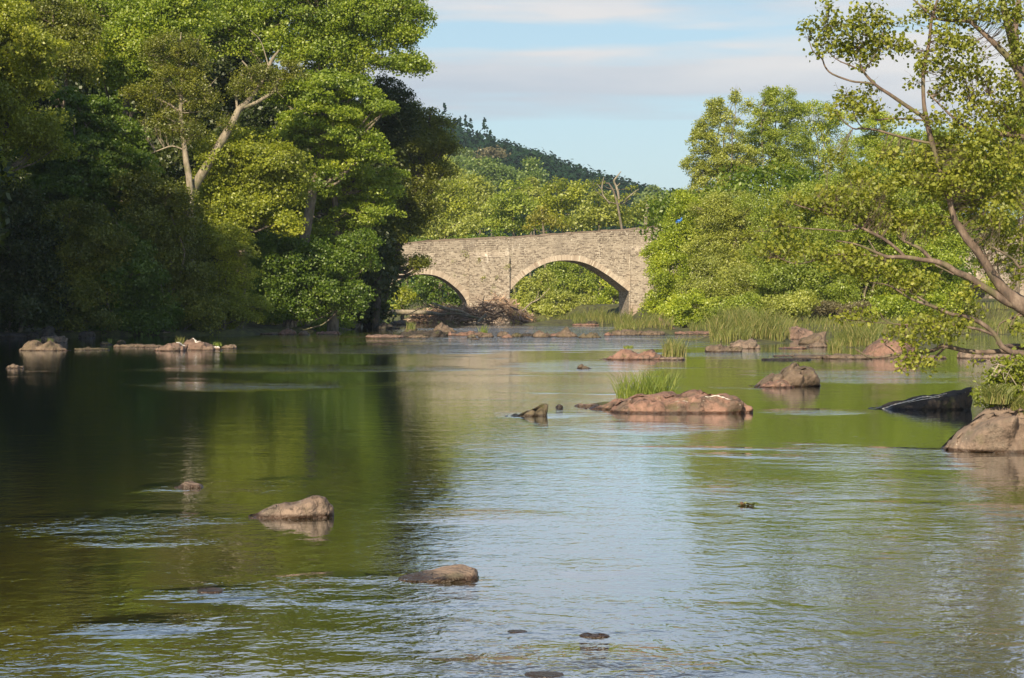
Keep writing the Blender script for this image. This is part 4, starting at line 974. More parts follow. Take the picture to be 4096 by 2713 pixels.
T('shaded bush with a sunlit top left of the yellowish sallow', 99.5, 640,
  [(560, 760, 90, 50), (660, 800, 90, 60), (730, 860, 90, 70), (610, 900, 110, 70), (720, 980, 100, 70), (640, 1060, 110, 70), (760, 1090, 80, 70), (680, 1160, 110, 60), (760, 1220, 80, 45), (700, 1275, 100, 30), (800, 1270, 90, 35)], 'dull', leaf=.13, rc=.5, n=75, k=1.3, multi=3, name='bush', cat='bush')
T('dark overhanging bush with pale tips in the left shade', 97, 280,
  [(270, 860, 70, 45), (350, 880, 60, 45), (200, 930, 110, 70), (330, 980, 110, 70), (230, 1070, 120, 70), (420, 930, 80, 60), (400, 1060, 110, 70), (300, 1170, 110, 60), (200, 1240, 110, 40), (340, 1280, 110, 24)], 'dull', leaf=.13, rc=.5, n=75, k=1.3, multi=3, name='bush', cat='bush')
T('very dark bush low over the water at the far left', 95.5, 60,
  [(40, 850, 130, 90), (80, 980, 140, 90), (0, 1100, 140, 90), (160, 1150, 130, 80), (60, 1220, 150, 60), (30, 1285, 150, 24), (170, 1280, 90, 26)], 'shade', leaf=.15, rc=.55, n=70, k=1.3, multi=3, name='bush', cat='bush')
T('dark green bush trailing to the water in the left centre shade', 98, 480,
  [(480, 1000, 100, 70), (520, 1110, 110, 70), (420, 1170, 110, 70), (560, 1200, 100, 60), (480, 1250, 110, 40), (330, 1230, 90, 50), (640, 1250, 80, 40), (540, 1290, 120, 22), (420, 1290, 90, 22)], 'ashdeep', leaf=.14, rc=.5, n=75, k=1.3, multi=3, name='bush', cat='bush')
T('small sunlit willow shrub with bare stems fanning up from the left bank', 113, 1222,
  [(1280, 1180, 50, 22), (1335, 1200, 42, 24), (1300, 1225, 55, 22), (1350, 1240, 32, 18), (1250, 1215, 35, 24), (1240, 1170, 22, 20), (1365, 1170, 22, 18), (1290, 1262, 45, 16)], 'willow', leaf=.10, rc=.3, n=34, k=1.3, name='shrub', cat='shrub', bark=BARKPALE, twig=.012,
  limbs=[[(1218, 1312, 3), (1232, 1260, 2.5), (1240, 1200, 2), (1238, 1150, 1)], [(1222, 1312, 3), (1250, 1260, 2.5), (1290, 1210, 2), (1320, 1180, 1)], [(1226, 1312, 3), (1270, 1270, 2), (1330, 1245, 1.4), (1360, 1235, 1)], [(1214, 1312, 2), (1200, 1270, 2), (1225, 1200, 1)]])
T('green undergrowth on the bank under the small willow shrub', 116, 1260, [(1250, 1300, 60, 14), (1180, 1275, 60, 16), (1090, 1270, 60, 18), (1340, 1290, 50, 20)], 'hazel', leaf=.12, rc=.35, n=50, k=1.4, name='bush', cat='bush', multi=3)
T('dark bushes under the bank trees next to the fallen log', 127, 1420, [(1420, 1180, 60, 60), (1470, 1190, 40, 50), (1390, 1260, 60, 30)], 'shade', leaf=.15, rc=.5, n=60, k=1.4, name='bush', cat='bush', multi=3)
# unseen trees added outside the left of the frame to shade the bank and water
for i, (x, y, r, zz) in enumerate([(-30.4, 84, 5.6, 15), (-30, 76, 6.5, 15), (-36, 90, 7, 17), (-38, 72, 8, 20), (-31.5, 92, 4.5, 18), (-26, 66, 5.2, 24), (-27, 62, 5.2, 26), (-31, 66, 6, 25), (-35, 70, 6, 22), (-27.5, 57, 5, 28)]):
    s = y/F
    tree('tree', 'leafy tree added unseen beyond the left of the frame to shade the bank', 'tree', y, CX+x/s, [(CX+x/s, HZ-(zz-1.8)/s, r/s, r*.8/s), (CX+(x+2)/s, HZ-(zz*.45-1.8)/s, r*.8/s, r*.55/s)], 'shade', leaf=.42, rc=1.4, n=42, k=1.3, group='shade trees added out of view on the left', twigfrac=.1, tr=.3, rmin=.3)

# ================================================================== BEYOND THE BRIDGE
WB = 'trees beyond the bridge'
M_ = dict(leaf=.27, rc=.95, n=55, k=1.3, group=WB, twigfrac=.25, twig=.03, rmin=.5)
T('pale green tree rising directly behind the bridge left of centre', 230, 1800, [(1800, 780, 90, 60), (1740, 830, 80, 60), (1850, 850, 90, 60), (1780, 910, 110, 60), (1720, 760, 60, 60)], 'olive', **M_)
T('olive conical tree above the left part of the parapet', 262, 1760, [(1770, 680, 60, 60), (1740, 740, 80, 60), (1810, 730, 60, 50), (1720, 660, 50, 40)], 'willow', **{**M_, 'leaf': .32})
T('grey-olive tree with bare pale twigs just over the parapet', 205, 1730, [(1740, 900, 70, 40), (1820, 930, 80, 40), (1690, 930, 60, 50), (1880, 890, 50, 40)], 'willow', **{**M_, 'twigfrac': .8})
T('pointed pale olive tree in the middle above the bridge', 255, 1930, [(1900, 740, 60, 50), (1930, 790, 70, 50), (1880, 820, 70, 50), (1960, 850, 80, 50)], 'willow', **{**M_, 'leaf': .32})
T('dense rounded yellow-green tree above the middle of the bridge', 215, 2060, [(2060, 760, 60, 45), (2030, 820, 75, 50), (2100, 810, 60, 50), (2050, 880, 100, 50), (1960, 910, 60, 30), (2100, 900, 70, 40)], 'bank', **M_)
T('tall light green tree standing above the others at mid distance', 420, 1960, [(1960, 660, 55, 35), (1900, 650, 50, 30), (2010, 690, 50, 35), (1930, 710, 80, 40), (2040, 730, 60, 40), (1990, 740, 60, 40)], 'fargreen', **{**M_, 'leaf': .5, 'rc': 1.7})
T('rounded light green tree against the dark hill', 400, 2140, [(2120, 665, 32, 28), (2150, 690, 38, 30), (2090, 700, 40, 30), (2140, 730, 50, 40), (2170, 740, 30, 30)], 'fargreen', **{**M_, 'leaf': .5, 'rc': 1.6})
T('narrow pale tree in front of the rounded light green tree', 300, 2120, [(2130, 710, 25, 30), (2140, 760, 35, 40), (2110, 760, 30, 40)], 'willow', **{**M_, 'leaf': .36})
T('broad olive tree with clumpy top above the large arch', 222, 2250, [(2220, 740, 55, 40), (2290, 750, 60, 40), (2250, 790, 90, 45), (2200, 830, 80, 45), (2310, 830, 70, 50), (2250, 880, 100, 40)], 'olive', **M_)
T('small vivid green young tree just behind the parapet', 198, 2190, [(2165, 835, 25, 30), (2150, 870, 40, 30), (2190, 885, 50, 28), (2130, 905, 35, 20), (2230, 905, 40, 18)], 'vivid', **{**M_, 'leaf': .2, 'rc': .7})
T('dusty olive tree with grey twigs right of the broad olive tree', 212, 2400, [(2390, 790, 60, 35), (2350, 830, 60, 40), (2440, 830, 70, 40), (2400, 870, 100, 35), (2480, 860, 50, 35), (2330, 890, 60, 25)], 'willow', **{**M_, 'twigfrac': .8})
T('sparse lichen-yellow branchlets beside the dead snag', 209, 2530, [(2520, 755, 28, 10), (2535, 775, 28, 8), (2505, 790, 20, 9), (2400, 728, 30, 14), (2365, 740, 25, 12)], 'yellow', **{**M_, 'leaf': .2, 'rc': .5, 'n': 20, 'twigfrac': 1})
T('yellow-green hedge-like tree behind the right end of the bridge', 235, 2620, [(2540, 830, 50, 30), (2600, 820, 60, 30), (2660, 830, 50, 30), (2570, 870, 80, 25), (2650, 870, 70, 25), (2500, 870, 50, 25)], 'yellow', **M_)
T('pale blue-green dome of a tree at the foot of the dark hill', 480, 2625, [(2615, 760, 32, 20), (2640, 785, 55, 20), (2600, 790, 45, 20)], 'pale', **{**M_, 'leaf': .6, 'rc': 1.8})
T('brownish purple-leaved tree on the lower hillside', 560, 1970, [(1960, 600, 34, 18), (1990, 618, 30, 16), (1930, 612, 25, 15)], 'brown', **{**M_, 'leaf': .7, 'rc': 2.0})
for i, (px, py, w) in enumerate([(1790, 590, 24), (1830, 600, 22), (1868, 612, 20), (1750, 575, 26), (1715, 570, 24)]):
    T('pale feathery larch in the plantation strip, one of five together', 520, px, [(px, py, w*.5, 22), (px, py+40, w, 30), (px, py+85, w*1.4, 34)], 'pale', **{**M_, 'leaf': .55, 'rc': 1.5, 'group': 'pale larches on the lower hillside'})
T('mid-green tree just below the pale larches', 470, 1860, [(1840, 640, 50, 28), (1880, 660, 45, 28), (1800, 670, 50, 35), (1760, 650, 40, 35)], 'fargreen', **{**M_, 'leaf': .55, 'rc': 1.8})
# seen through and behind the arches
T('sunlit willow thicket framed by the left half of the large arch', 184, 2130, [(2120, 1150, 60, 45), (2090, 1210, 60, 50), (2170, 1190, 70, 50), (2130, 1240, 90, 40), (2180, 1100, 40, 40)], 'willow', **{**M_, 'leaf': .18, 'rc': .6, 'twigfrac': .6, 'twig': .018})
T('yellow-green bush filling the crown of the large arch', 190, 2280, [(2250, 1080, 70, 40), (2320, 1100, 60, 50), (2260, 1150, 80, 50), (2340, 1170, 70, 50), (2400, 1100, 40, 40)], 'bank', **{**M_, 'leaf': .19, 'rc': .65, 'twigfrac': .6, 'twig': .018})
T('grey-green willow low in the middle of the large arch', 178, 2290, [(2260, 1190, 60, 30), (2320, 1210, 60, 30), (2230, 1235, 70, 30), (2330, 1245, 60, 25)], 'willow', **{**M_, 'leaf': .17, 'rc': .5, 'twigfrac': .6, 'twig': .016})
T('darker tree with pale stem in the right side of the large arch', 184, 2450, [(2440, 1130, 50, 50), (2470, 1190, 50, 50), (2420, 1220, 50, 50), (2490, 1130, 40, 50), (2480, 1240, 50, 30)], 'hazel', **{**M_, 'leaf': .18, 'rc': .6})
T('dark wood behind the large arch', 202, 2300, [(2200, 1120, 140, 110), (2420, 1130, 140, 120), (2300, 1020, 150, 80)], 'shade', **{**M_, 'rc': 1.2})
T('dark wood glimpsed through the small arch', 186, 1750, [(1640, 1150, 100, 90), (1780, 1160, 110, 90), (1850, 1200, 60, 70), (1560, 1200, 60, 80), (1950, 1000, 150, 70), (1700, 1010, 150, 60)], 'ashdeep', **{**M_, 'leaf': .2, 'rc': .8})
T('half-lit bush inside the small arch on the left', 167, 1610, [(1620, 1170, 36, 22), (1600, 1200, 40, 30), (1640, 1195, 30, 22), (1580, 1240, 30, 18)], 'olive', **{**M_, 'leaf': .16, 'rc': .5})

# ================================================================== RIGHT BANK
WR = 'bushes and trees of the right bank'
Q = dict(leaf=.125, rc=.5, n=75, k=1.3, group=WR, multi=3, twig=.013, tr=.12)
T('glossy green hazel covering the right end of the visible bridge', 128, 2720, [(2735, 815, 45, 32), (2745, 865, 60, 45), (2700, 930, 45, 40), (2650, 1000, 55, 45), (2700, 1010, 80, 50), (2680, 1090, 75, 50), (2760, 950, 80, 60), (2660, 1160, 60, 45), (2720, 1180, 90, 55), (2650, 1230, 60, 30), (2740, 1250, 90, 30), (2625, 1010, 30, 30)], 'hazel', **Q)
T('tall feathery willow with wispy top against the sky', 140, 2900, [(2860, 430, 30, 30), (2830, 500, 40, 35), (2800, 570, 40, 40), (2900, 480, 45, 40), (2900, 560, 70, 50), (2860, 640, 80, 55), (2780, 680, 50, 45), (2950, 640, 80, 50), (2880, 730, 110, 55), (2810, 765, 50, 40), (2935, 400, 10, 34), (2985, 425, 14, 26), (2880, 400, 9, 30), (2850, 450, 12, 30), (2800, 540, 34, 10), (2790, 520, 12, 22)], 'willow', **{**Q, 'k': .95, 'n': 34, 'rc': .36, 'multi': 4})
T('upright willow crown with a dark ivy knot at its tip', 143, 3090, [(3090, 390, 25, 22), (3140, 420, 50, 35), (3060, 450, 50, 40), (3100, 500, 80, 50), (3030, 540, 60, 50), (3140, 570, 90, 50), (3060, 640, 90, 55), (3150, 680, 80, 50), (3190, 450, 40, 30), (3085, 370, 16, 16), (3075, 385, 10, 20), (3150, 380, 20, 22)], 'bank', **{**Q, 'multi': 4, 'k': 1.0, 'rc': .38, 'n': 38})
T('thin-topped poplar-like tree with sky showing through', 146, 3300, [(3250, 430, 40, 30), (3300, 470, 60, 40), (3240, 520, 50, 35), (3350, 560, 70, 35), (3270, 620, 60, 35), (3200, 620, 50, 40), (3380, 640, 60, 35), (3300, 700, 90, 45), (3370, 480, 40, 30)], 'hazel', **{**Q, 'k': .9, 'n': 48, 'multi': 4, 'bark': BARKPALE, 'twig': .02})
T('deep green maple crown in the gap behind the near alder branches', 150, 3520, [(3500, 500, 50, 40), (3540, 560, 60, 40), (3470, 590, 60, 40), (3560, 640, 70, 45), (3480, 690, 90, 50)], 'hazel', **Q)
T('pale yellow-green bush right of the willows, upper row', 122, 3560, [(3420, 740, 90, 50), (3560, 720, 90, 55), (3480, 800, 110, 60), (3620, 800, 90, 60), (3330, 800, 90, 50), (3640, 680, 60, 45)], 'bank', **Q)
T('tall bush closing the view behind the near alder trunk', 118, 3780, [(3700, 580, 90, 50), (3820, 570, 100, 55), (3760, 680, 110, 60), (3880, 680, 100, 60), (3720, 780, 100, 60), (3850, 800, 110, 60)], 'bank', **{**Q, 'tbias': -.1})
T('shaded bush at the upper right edge', 116, 4060, [(4000, 560, 110, 70), (4100, 640, 90, 90), (3990, 690, 100, 60), (4090, 780, 90, 60), (4130, 500, 90, 70)], 'hazel', **{**Q, 'tbias': -.2})
T('soft olive willow mass right of the bridge hazel', 124, 2900, [(2840, 840, 80, 50), (2920, 820, 90, 50), (2860, 920, 90, 55), (2960, 900, 90, 55), (2820, 1000, 70, 50), (2930, 990, 100, 55), (2860, 1080, 100, 55), (2990, 1060, 80, 50)], 'willow', **{**Q, 'leaf': .11, 'tbias': -.08})
T('rounded willow bush in front of the olive mass', 120, 3150, [(3080, 830, 90, 55), (3190, 800, 90, 50), (3120, 920, 100, 55), (3230, 890, 90, 55), (3070, 1010, 80, 50), (3180, 1010, 100, 60), (3270, 980, 60, 50)], 'bank', **{**Q, 'leaf': .11})
T('low sallow with bare straw-coloured stems at the water meadow', 116, 2960, [(2850, 1150, 100, 45), (2960, 1130, 100, 50), (3050, 1140, 80, 50), (2880, 1215, 110, 40), (3010, 1210, 110, 40), (2800, 1230, 60, 30)], 'willow', **{**Q, 'leaf': .105, 'bark': BARKPALE, 'twig': .02, 'multi': 6})
T('dense low bush behind the tall bar grass', 114, 3220, [(3130, 1110, 90, 50), (3240, 1090, 90, 50), (3320, 1130, 90, 50), (3170, 1190, 110, 45), (3290, 1200, 110, 45), (3390, 1190, 80, 45)], 'bank', **{**Q, 'tbias': -.12})
T('bush under the sweeping alder limb, centre right', 115, 3480, [(3380, 900, 90, 55), (3490, 900, 90, 50), (3420, 990, 100, 55), (3530, 1000, 90, 55), (3400, 1080, 90, 50), (3500, 1100, 100, 50), (3330, 1000, 60, 50), (3500, 1190, 90, 40)], 'bank', **{**Q, 'tbias': -.05})
T('shadowy bush left of the flood arch', 113, 3700, [(3620, 900, 90, 55), (3720, 900, 90, 60), (3660, 1000, 100, 55), (3760, 1010, 80, 60), (3620, 1100, 90, 50), (3730, 1120, 90, 55), (3800, 1180, 60, 50), (3640, 1200, 90, 40), (3820, 920, 70, 60)], 'hazel', **{**Q, 'tbias': -.12})
T('backing thicket filling between the right bank bushes', 134, 3100, [(2800, 900, 150, 130), (3050, 830, 170, 150), (3350, 830, 180, 140), (3650, 800, 180, 140), (2850, 1120, 150, 120), (3150, 1080, 170, 130), (3450, 1080, 170, 130), (3700, 1080, 130, 120)], 'ashdeep', **{**Q, 'leaf': .26, 'rc': 1.1, 'n': 50, 'twigfrac': .2})
T('weedy brushwood heap with brown dead stems at the bush foot', 109, 3350, [(3300, 1235, 90, 18), (3430, 1235, 80, 18), (3200, 1240, 70, 16), (3560, 1240, 70, 20)], 'brown', **{**Q, 'leaf': .1, 'rc': .3, 'n': 30, 'bark': BARKPALE, 'twig': .016, 'multi': 6})
T('low rounded bush at the water edge below the bridge hazel', 112, 2750, [(2700, 1240, 60, 30), (2770, 1225, 70, 40), (2690, 1275, 50, 18), (2780, 1270, 60, 18), (2850, 1255, 60, 26)], 'hazel', **{**Q, 'rc': .4})
T('low spreading bush behind the long pink riffle shelf', 110, 2930, [(2900, 1235, 70, 34), (2980, 1225, 70, 36), (3040, 1240, 60, 30), (2940, 1270, 70, 18)], 'bank', **{**Q, 'rc': .4})
T('low bush between the bar grass and the weedy brushwood', 107, 3130, [(3110, 1225, 70, 32), (3190, 1215, 70, 36), (3150, 1250, 80, 20)], 'willow', **{**Q, 'rc': .4})
T('low dark bush left of the flood arch, over the far inlet', 105, 3640, [(3560, 1215, 70, 36), (3650, 1220, 70, 36), (3730, 1225, 60, 32), (3790, 1230, 50, 26)], 'hazel', **{**Q, 'rc': .4, 'tbias': -.1})
T('thin-leaved bush in front of the stonework at the far right', 122, 4000, [(3900, 1010, 60, 50), (4010, 900, 80, 40), (4070, 1050, 50, 60), (3960, 1130, 40, 30), (3890, 900, 60, 40)], 'hazel', **{**Q, 'k': .7, 'tbias': -.15})
def rag():
    P = []; rng = np.random.default_rng(3)
    p = at(2716, 888, 127.2)
    V = []; n = 8
    for i in range(n):
        for j in range(n):
            u, v = i/(n-1), j/(n-1)
            V.append((u*.42-.2, .10*math.sin(u*7+v*3)+.05*math.sin(v*11), (v-.5)*.22+.2*u+.05*math.sin(u*9)))
    idx = np.arange(n*n).reshape(n, n)
    Fq = np.stack([idx[:-1, :-1], idx[1:, :-1], idx[1:, 1:], idx[:-1, 1:]], -1).reshape(-1, 4)
    o = mesh_np('plastic_sheet', np.array(V), Fq, simplemat('blue_plastic', (.02, .12, .5), (.10, .30, .75), 4, .35), smooth=True, loc=p)
    tag(o, 'scrap of bright blue plastic caught in the hazel beside the bridge', 'plastic scrap')
rag()

# ================================================================== NEAR ALDER (right foreground)
YA = 27.0
AL = [
 [(4330, 1560, 42), (4240, 1380, 40), (4140, 1262, 36), (4065, 1205, 33), (4022, 1168, 24), (3979, 1112, 20), (3939, 1050, 18), (3903, 996, 17), (3868, 956, 17), (3841, 912, 15), (3818, 880, 13), (3808, 835, 13), (3796, 790, 13), (3775, 720, 12), (3746, 636, 11), (3722, 550, 11), (3706, 478, 11), (3695, 407, 8), (3694, 287, 8), (3717, 167, 7), (3728, 72, 6), (3760, -30, 4)],
 [(3712, 490, 8), (3684, 462, 8), (3626, 424, 8), (3559, 378, 7), (3502, 340, 6), (3454, 287, 5), (3440, 245, 3), (3450, 190, 2), (3480, 120, 1.5)],
 [(3490, 335, 5), (3450, 330, 4), (3406, 325, 4), (3330, 297, 3.6), (3301, 268, 3.3), (3287, 234, 3), (3253, 206, 2.4), (3235, 160, 1.4)],
 [(3454, 287, 3), (3400, 262, 3), (3350, 240, 2), (3310, 200, 1.4), (3290, 120, 1)],
 [(3454, 290, 3), (3500, 220, 2.2), (3530, 140, 1.6), (3540, 70, 1)],
 [(3728, 575, 6), (3655, 560, 5), (3578, 541, 5), (3511, 522, 4.5), (3450, 514, 4), (3411, 514, 3), (3360, 470, 2), (3340, 430, 1)],
 [(3698, 482, 4), (3636, 477, 3.4), (3559, 474, 3.4), (3502, 478, 3), (3504, 430, 2.2), (3490, 400, 1)],
 [(3450, 514, 2.5), (3420, 470, 2), (3400, 400, 1.5), (3380, 370, 1)],
 [(4330, 700, 20, 1), (4200, 480, 18, .6), (4096, 344, 15), (4057, 258, 14), (4009, 206, 13), (3961, 158, 11), (3913, 115, 9), (3875, 86, 8), (3818, 84, 7), (3760, 78, 6), (3727, 62, 5), (3650, -5, 3)],
 [(4330, 1100, 30, 1.5), (4180, 700, 24, 1.2), (4110, 430, 22, .6), (4075, 260, 20, .6), (4038, 120, 17, .5), (4009, 0, 14, .5), (3990, -80, 10)],
 [(4085, 300, 12, .6), (4062, 120, 12, .7), (4081, -40, 9, .8)],
 [(4240, 620, 12), (4096, 550, 11), (4009, 536, 10), (3913, 526, 8), (3846, 498, 6), (3770, 430, 4), (3708, 368, 3)],
 [(4000, 534, 5), (3960, 500, 4), (3930, 470, 3), (3890, 400, 2)],
 [(4080, 545, 5), (4020, 500, 4), (3990, 470, 3), (3960, 380, 2)],
 [(4075, 1222, 22), (4024, 1205, 18), (3970, 1170, 15), (3921, 1139, 14), (3877, 1110, 14), (3823, 1088, 13), (3788, 1063, 12), (3738, 1045, 11), (3690, 1040, 9), (3645, 1032, 9), (3600, 1028, 8), (3549, 1028, 7.5), (3503, 1010, 6), (3452, 987, 4.5), (3400, 972, 3), (3345, 964, 2)],
 [(3615, 1025, 7), (3594, 1002, 6.5), (3544, 962, 6.5), (3488, 932, 6), (3432, 906, 5), (3355, 872, 4.4), (3304, 853, 4), (3222, 832, 3), (3160, 810, 1.5)],
 [(3724, 1038, 8), (3700, 1012, 8), (3677, 993, 7), (3640, 975, 6), (3615, 965, 5)],
 [(3432, 914, 3.6), (3385, 925, 3), (3345, 923, 2.8), (3280, 918, 2.4), (3222, 914, 2), (3130, 905, 1.2)],
 [(3540, 1028, 4), (3440, 1018, 3.5), (3340, 1020, 3), (3250, 1045, 2.5), (3180, 1055, 2), (3110, 1030, 1.4)],
 [(3740, 1060, 3), (3790, 1085, 3.4), (3815, 1098, 4)],
 [(4250, 1440, 14), (4150, 1428, 14), (4095, 1416, 13), (4049, 1410, 12), (4008, 1386, 11), (3988, 1352, 10), (3962, 1321, 9.5), (3921, 1291, 9), (3865, 1267, 8.5), (3804, 1257, 7.5), (3758, 1237, 6.5), (3712, 1220, 6), (3651, 1199, 5), (3600, 1168, 4), (3550, 1140, 2.5), (3480, 1130, 1.5)],
 [(3770, 1243, 4), (3700, 1205, 4), (3640, 1170, 3), (3585, 1155, 2)],
 [(3990, 1352, 7), (3967, 1338, 6), (3911, 1317, 5.5), (3814, 1301, 4.6), (3727, 1293, 4), (3651, 1300, 3.6), (3580, 1296, 3), (3539, 1281, 2.4), (3520, 1250, 1.5)],
 [(3580, 1296, 2), (3500, 1290, 1.6), (3420, 1282, 1.4), (3340, 1280, 1)],
 [(4080, 1412, 12, .3), (4008, 1405, 10, .3), (3942, 1410, 9.5, .3), (3865, 1404, 9, .3), (3800, 1388, 9, .3), (3768, 1383, 9, .3), (3732, 1402, 7.5, .3), (3661, 1413, 7, .3), (3590, 1418, 6, .3), (3533, 1428, 5, .3), (3477, 1430, 4, .3), (3437, 1406, 2.5, .3), (3420, 1395, 1.2, .3)],
 [(3780, 1390, 5, .3), (3750, 1420, 4.5, .3), (3725, 1445, 3, .3), (3700, 1470, 1.5, .3)],
 [(3590, 1418, 3, .3), (3560, 1392, 2.6, .3), (3540, 1380, 1.5, .3)],
 [(4250, 1420, 16, .8), (4120, 1392, 13, .8), (4050, 1386, 12, .8), (4018, 1388, 9, .6)],
 [(4130, 1250, 5), (4060, 1270, 4.5), (4000, 1295, 3.5), (3990, 1340, 2.5), (3985, 1380, 1.5)],
 [(4096, 1240, 4), (4060, 1270, 3), (4040, 1310, 2)],
 [(4200, 900, 8, -.6), (4096, 1066, 6, -.6), (4050, 1035, 5, -.6), (4000, 1005, 4, -.6), (3960, 985, 2, -.6)],
]
def al(px, py, rx, ry): return (px, py, rx, ry)
ALOBES = [al(*q) for q in [
 (3240, 120, 38, 34), (3300, 175, 50, 45), (3330, 75, 30, 55), (3420, 100, 65, 55), (3400, 190, 75, 40), (3500, 90, 60, 45), (3520, 170, 70, 45), (3600, 170, 40, 35), (3465, 240, 60, 25), (3310, 20, 20, 30), (3620, 90, 25, 35), (3460, 40, 40, 20),
 (3400, 375, 45, 28), (3480, 360, 30, 35), (3440, 430, 70, 35), (3360, 410, 40, 30), (3500, 440, 30, 30), (3330, 460, 25, 25),
 (3660, 340, 22, 28), (3620, 200, 30, 25), (3690, 250, 30, 60), (3660, 480, 30, 16), (3590, 480, 30, 14),
 (3720, 40, 60, 40), (3800, 30, 60, 40), (3870, 60, 60, 45), (3950, 40, 60, 50), (4050, 50, 60, 60), (3780, 150, 60, 55), (3860, 190, 60, 50), (3830, 290, 70, 50), (3920, 270, 60, 50), (4010, 330, 60, 50), (4070, 200, 40, 80), (3770, 360, 55, 45), (3880, 380, 70, 45), (3980, 440, 70, 50), (4070, 430, 50, 60), (3760, 250, 40, 35),
 (3760, 470, 50, 35), (3850, 470, 60, 40), (3930, 540, 90, 35), (4060, 540, 60, 40),
 (3780, 590, 90, 50), (3900, 620, 100, 60), (4040, 640, 80, 70), (3690, 640, 80, 50), (3830, 720, 90, 60), (3960, 740, 100, 60), (4070, 780, 50, 70), (3720, 760, 70, 50), (3890, 830, 90, 50), (4000, 870, 80, 55), (4080, 930, 40, 60), (3620, 720, 70, 45), (3560, 640, 60, 40),
 (3440, 690, 70, 35), (3350, 640, 50, 30), (3520, 760, 60, 35),
 (3200, 800, 60, 26), (3290, 820, 70, 30), (3390, 850, 70, 32), (3470, 880, 60, 32), (3560, 900, 70, 35), (3660, 890, 70, 40), (3740, 900, 50, 45), (3330, 770, 60, 25), (3430, 800, 60, 28), (3560, 830, 60, 35),
 (3110, 868, 45, 20), (3150, 905, 40, 16), (3010, 935, 35, 16), (3050, 1000, 55, 24), (3130, 1010, 50, 30), (3200, 980, 45, 22), (3270, 1010, 50, 26), (3310, 1050, 50, 24), (3120, 950, 40, 16), (3170, 1050, 30, 14),
 (3410, 1010, 50, 24), (3400, 1060, 70, 26), (3500, 1060, 60, 26), (3460, 1100, 60, 22), (3570, 1080, 50, 26), (3640, 1100, 50, 30), (3700, 1130, 50, 28), (3640, 1160, 60, 26), (3550, 1130, 50, 22),
 (3370, 1270, 45, 12), (3430, 1255, 40, 16), (3490, 1270, 40, 14),
 (3620, 1310, 40, 26), (3690, 1300, 50, 36), (3750, 1270, 60, 34), (3830, 1300, 50, 30), (3650, 1370, 50, 24), (3730, 1350, 50, 30), (3810, 1350, 50, 20), (3570, 1340, 35, 18), (3900, 1240, 50, 25), (3640, 1440, 40, 20), (3700, 1445, 45, 24), (3590, 1480, 14, 22), (3610, 1450, 20, 14), (3745, 1470, 18, 20), (3900, 1460, 12, 14),
 (4060, 1030, 40, 40), (3990, 960, 50, 40), (4070, 1310, 25, 40), (3860, 1180, 50, 35), (3960, 1060, 30, 25), (4080, 1110, 25, 40)]]
tree('alder_tree', 'near alder leaning in from the right edge with sweeping limbs over the water', 'tree', YA, 4330, ALOBES, 'alder', leaf=.054, rc=.135, n=7.5, k=2.3, limbs=AL, bark=BARKA,
     flat=.95, upness=.55, shape='round', aspect=.82, twig=.0036, rmin=.12, jit=1.2, basepos=tuple(at(4330, 1540, YA)), depth=1.4)

# ================================================================== GRASS
clump('tall green grass clump behind the long pink slab in mid river', 2440, 2725, 1592, 1462, 33.0, 520, .45, .014, GRASSG, z=.02, lean=.4)
clump('tall yellow-green grass tuft beside the hump-backed pink rock', 2640, 2755, 1434, 1342, 60, 260, .6, .022, GRASS, z=.05, lean=.3, tb=.12)
clump('mossy grass cap on the hump-backed pink rock', 2490, 2540, 1390, 1374, 58.4, 90, .2, .02, GRASSG, z=float(at(2500, 1390, 58.4)[2]), lean=.5)
clump('grass tuft on the mossy rock of the riffle line', 1620, 1665, 1312, 1280, 101, 90, .3, .03, GRASS, z=float(at(1640, 1314, 101)[2]))
clump('thin reeds standing behind the wavy pink slab', 1912, 1955, 1330, 1296, 100, 70, .4, .02, GRASSG, z=.0)
clump('pale grass tuft on the streaked slab', 700, 740, 1388, 1336, 71.5, 80, .2, .02, GRASS, z=float(at(715, 1388, 71.5)[2]), tb=.2)
clump('short tuft on the right slope of the streaked slab', 810, 835, 1388, 1370, 71, 50, .15, .018, GRASS, z=float(at(820, 1388, 71)[2]))
clump('faint tuft at the back right of the streaked slab', 840, 890, 1380, 1362, 72, 50, .2, .018, GRASSG, z=float(at(860, 1380, 72)[2]))
clump('green tuft on top of the craggy far-left rock', 186, 216, 1366, 1346, 71, 60, .2, .02, GRASS, z=float(at(200, 1368, 71)[2]))
clump('small tuft in the notch of the craggy far-left rock', 145, 165, 1368, 1348, 71.5, 30, .15, .018, GRASSG, z=float(at(155, 1372, 71.5)[2]))
clump('lone upright grass tuft on a mossy low rock', 432, 448, 1378, 1346, 77, 36, .12, .02, GRASSG, z=.1)
clump('tiny grass spike in the shaded water by the left bank', 600, 608, 1354, 1338, 92, 14, .08, .02, GRASSG, z=.0)
clump('yellow grass tuft on the ledge left of the salmon-pink rock', 3305, 3372, 1426, 1350, 62, 170, .5, .022, GRASS, z=.1, tb=.1)
clump('bright grass on the edge of the shaded bank bluff', 1135, 1175, 1270, 1250, 117, 80, .4, .03, GRASS, z=float(at(1150, 1272, 117)[2]), tb=.2)
clump('yellow-green tuft at the foot of the willow shrub', 1240, 1310, 1322, 1296, 114, 90, .5, .03, GRASSG, z=.2)
clump('leaning grass clump at the rim of the big foreground boulder', 3930, 4040, 1600, 1500, 23.2, 380, .3, .011, GRASS, z=float(at(3980, 1600, 23.2)[2]), lean=.7)
clump('dense overhanging grass cushion on top of the big foreground boulder', 3950, 4330, 1640, 1530, 23.3, 1500, .45, .010, GRASS, z=float(at(4000, 1640, 23.3)[2]), lean=.9, tb=.05)
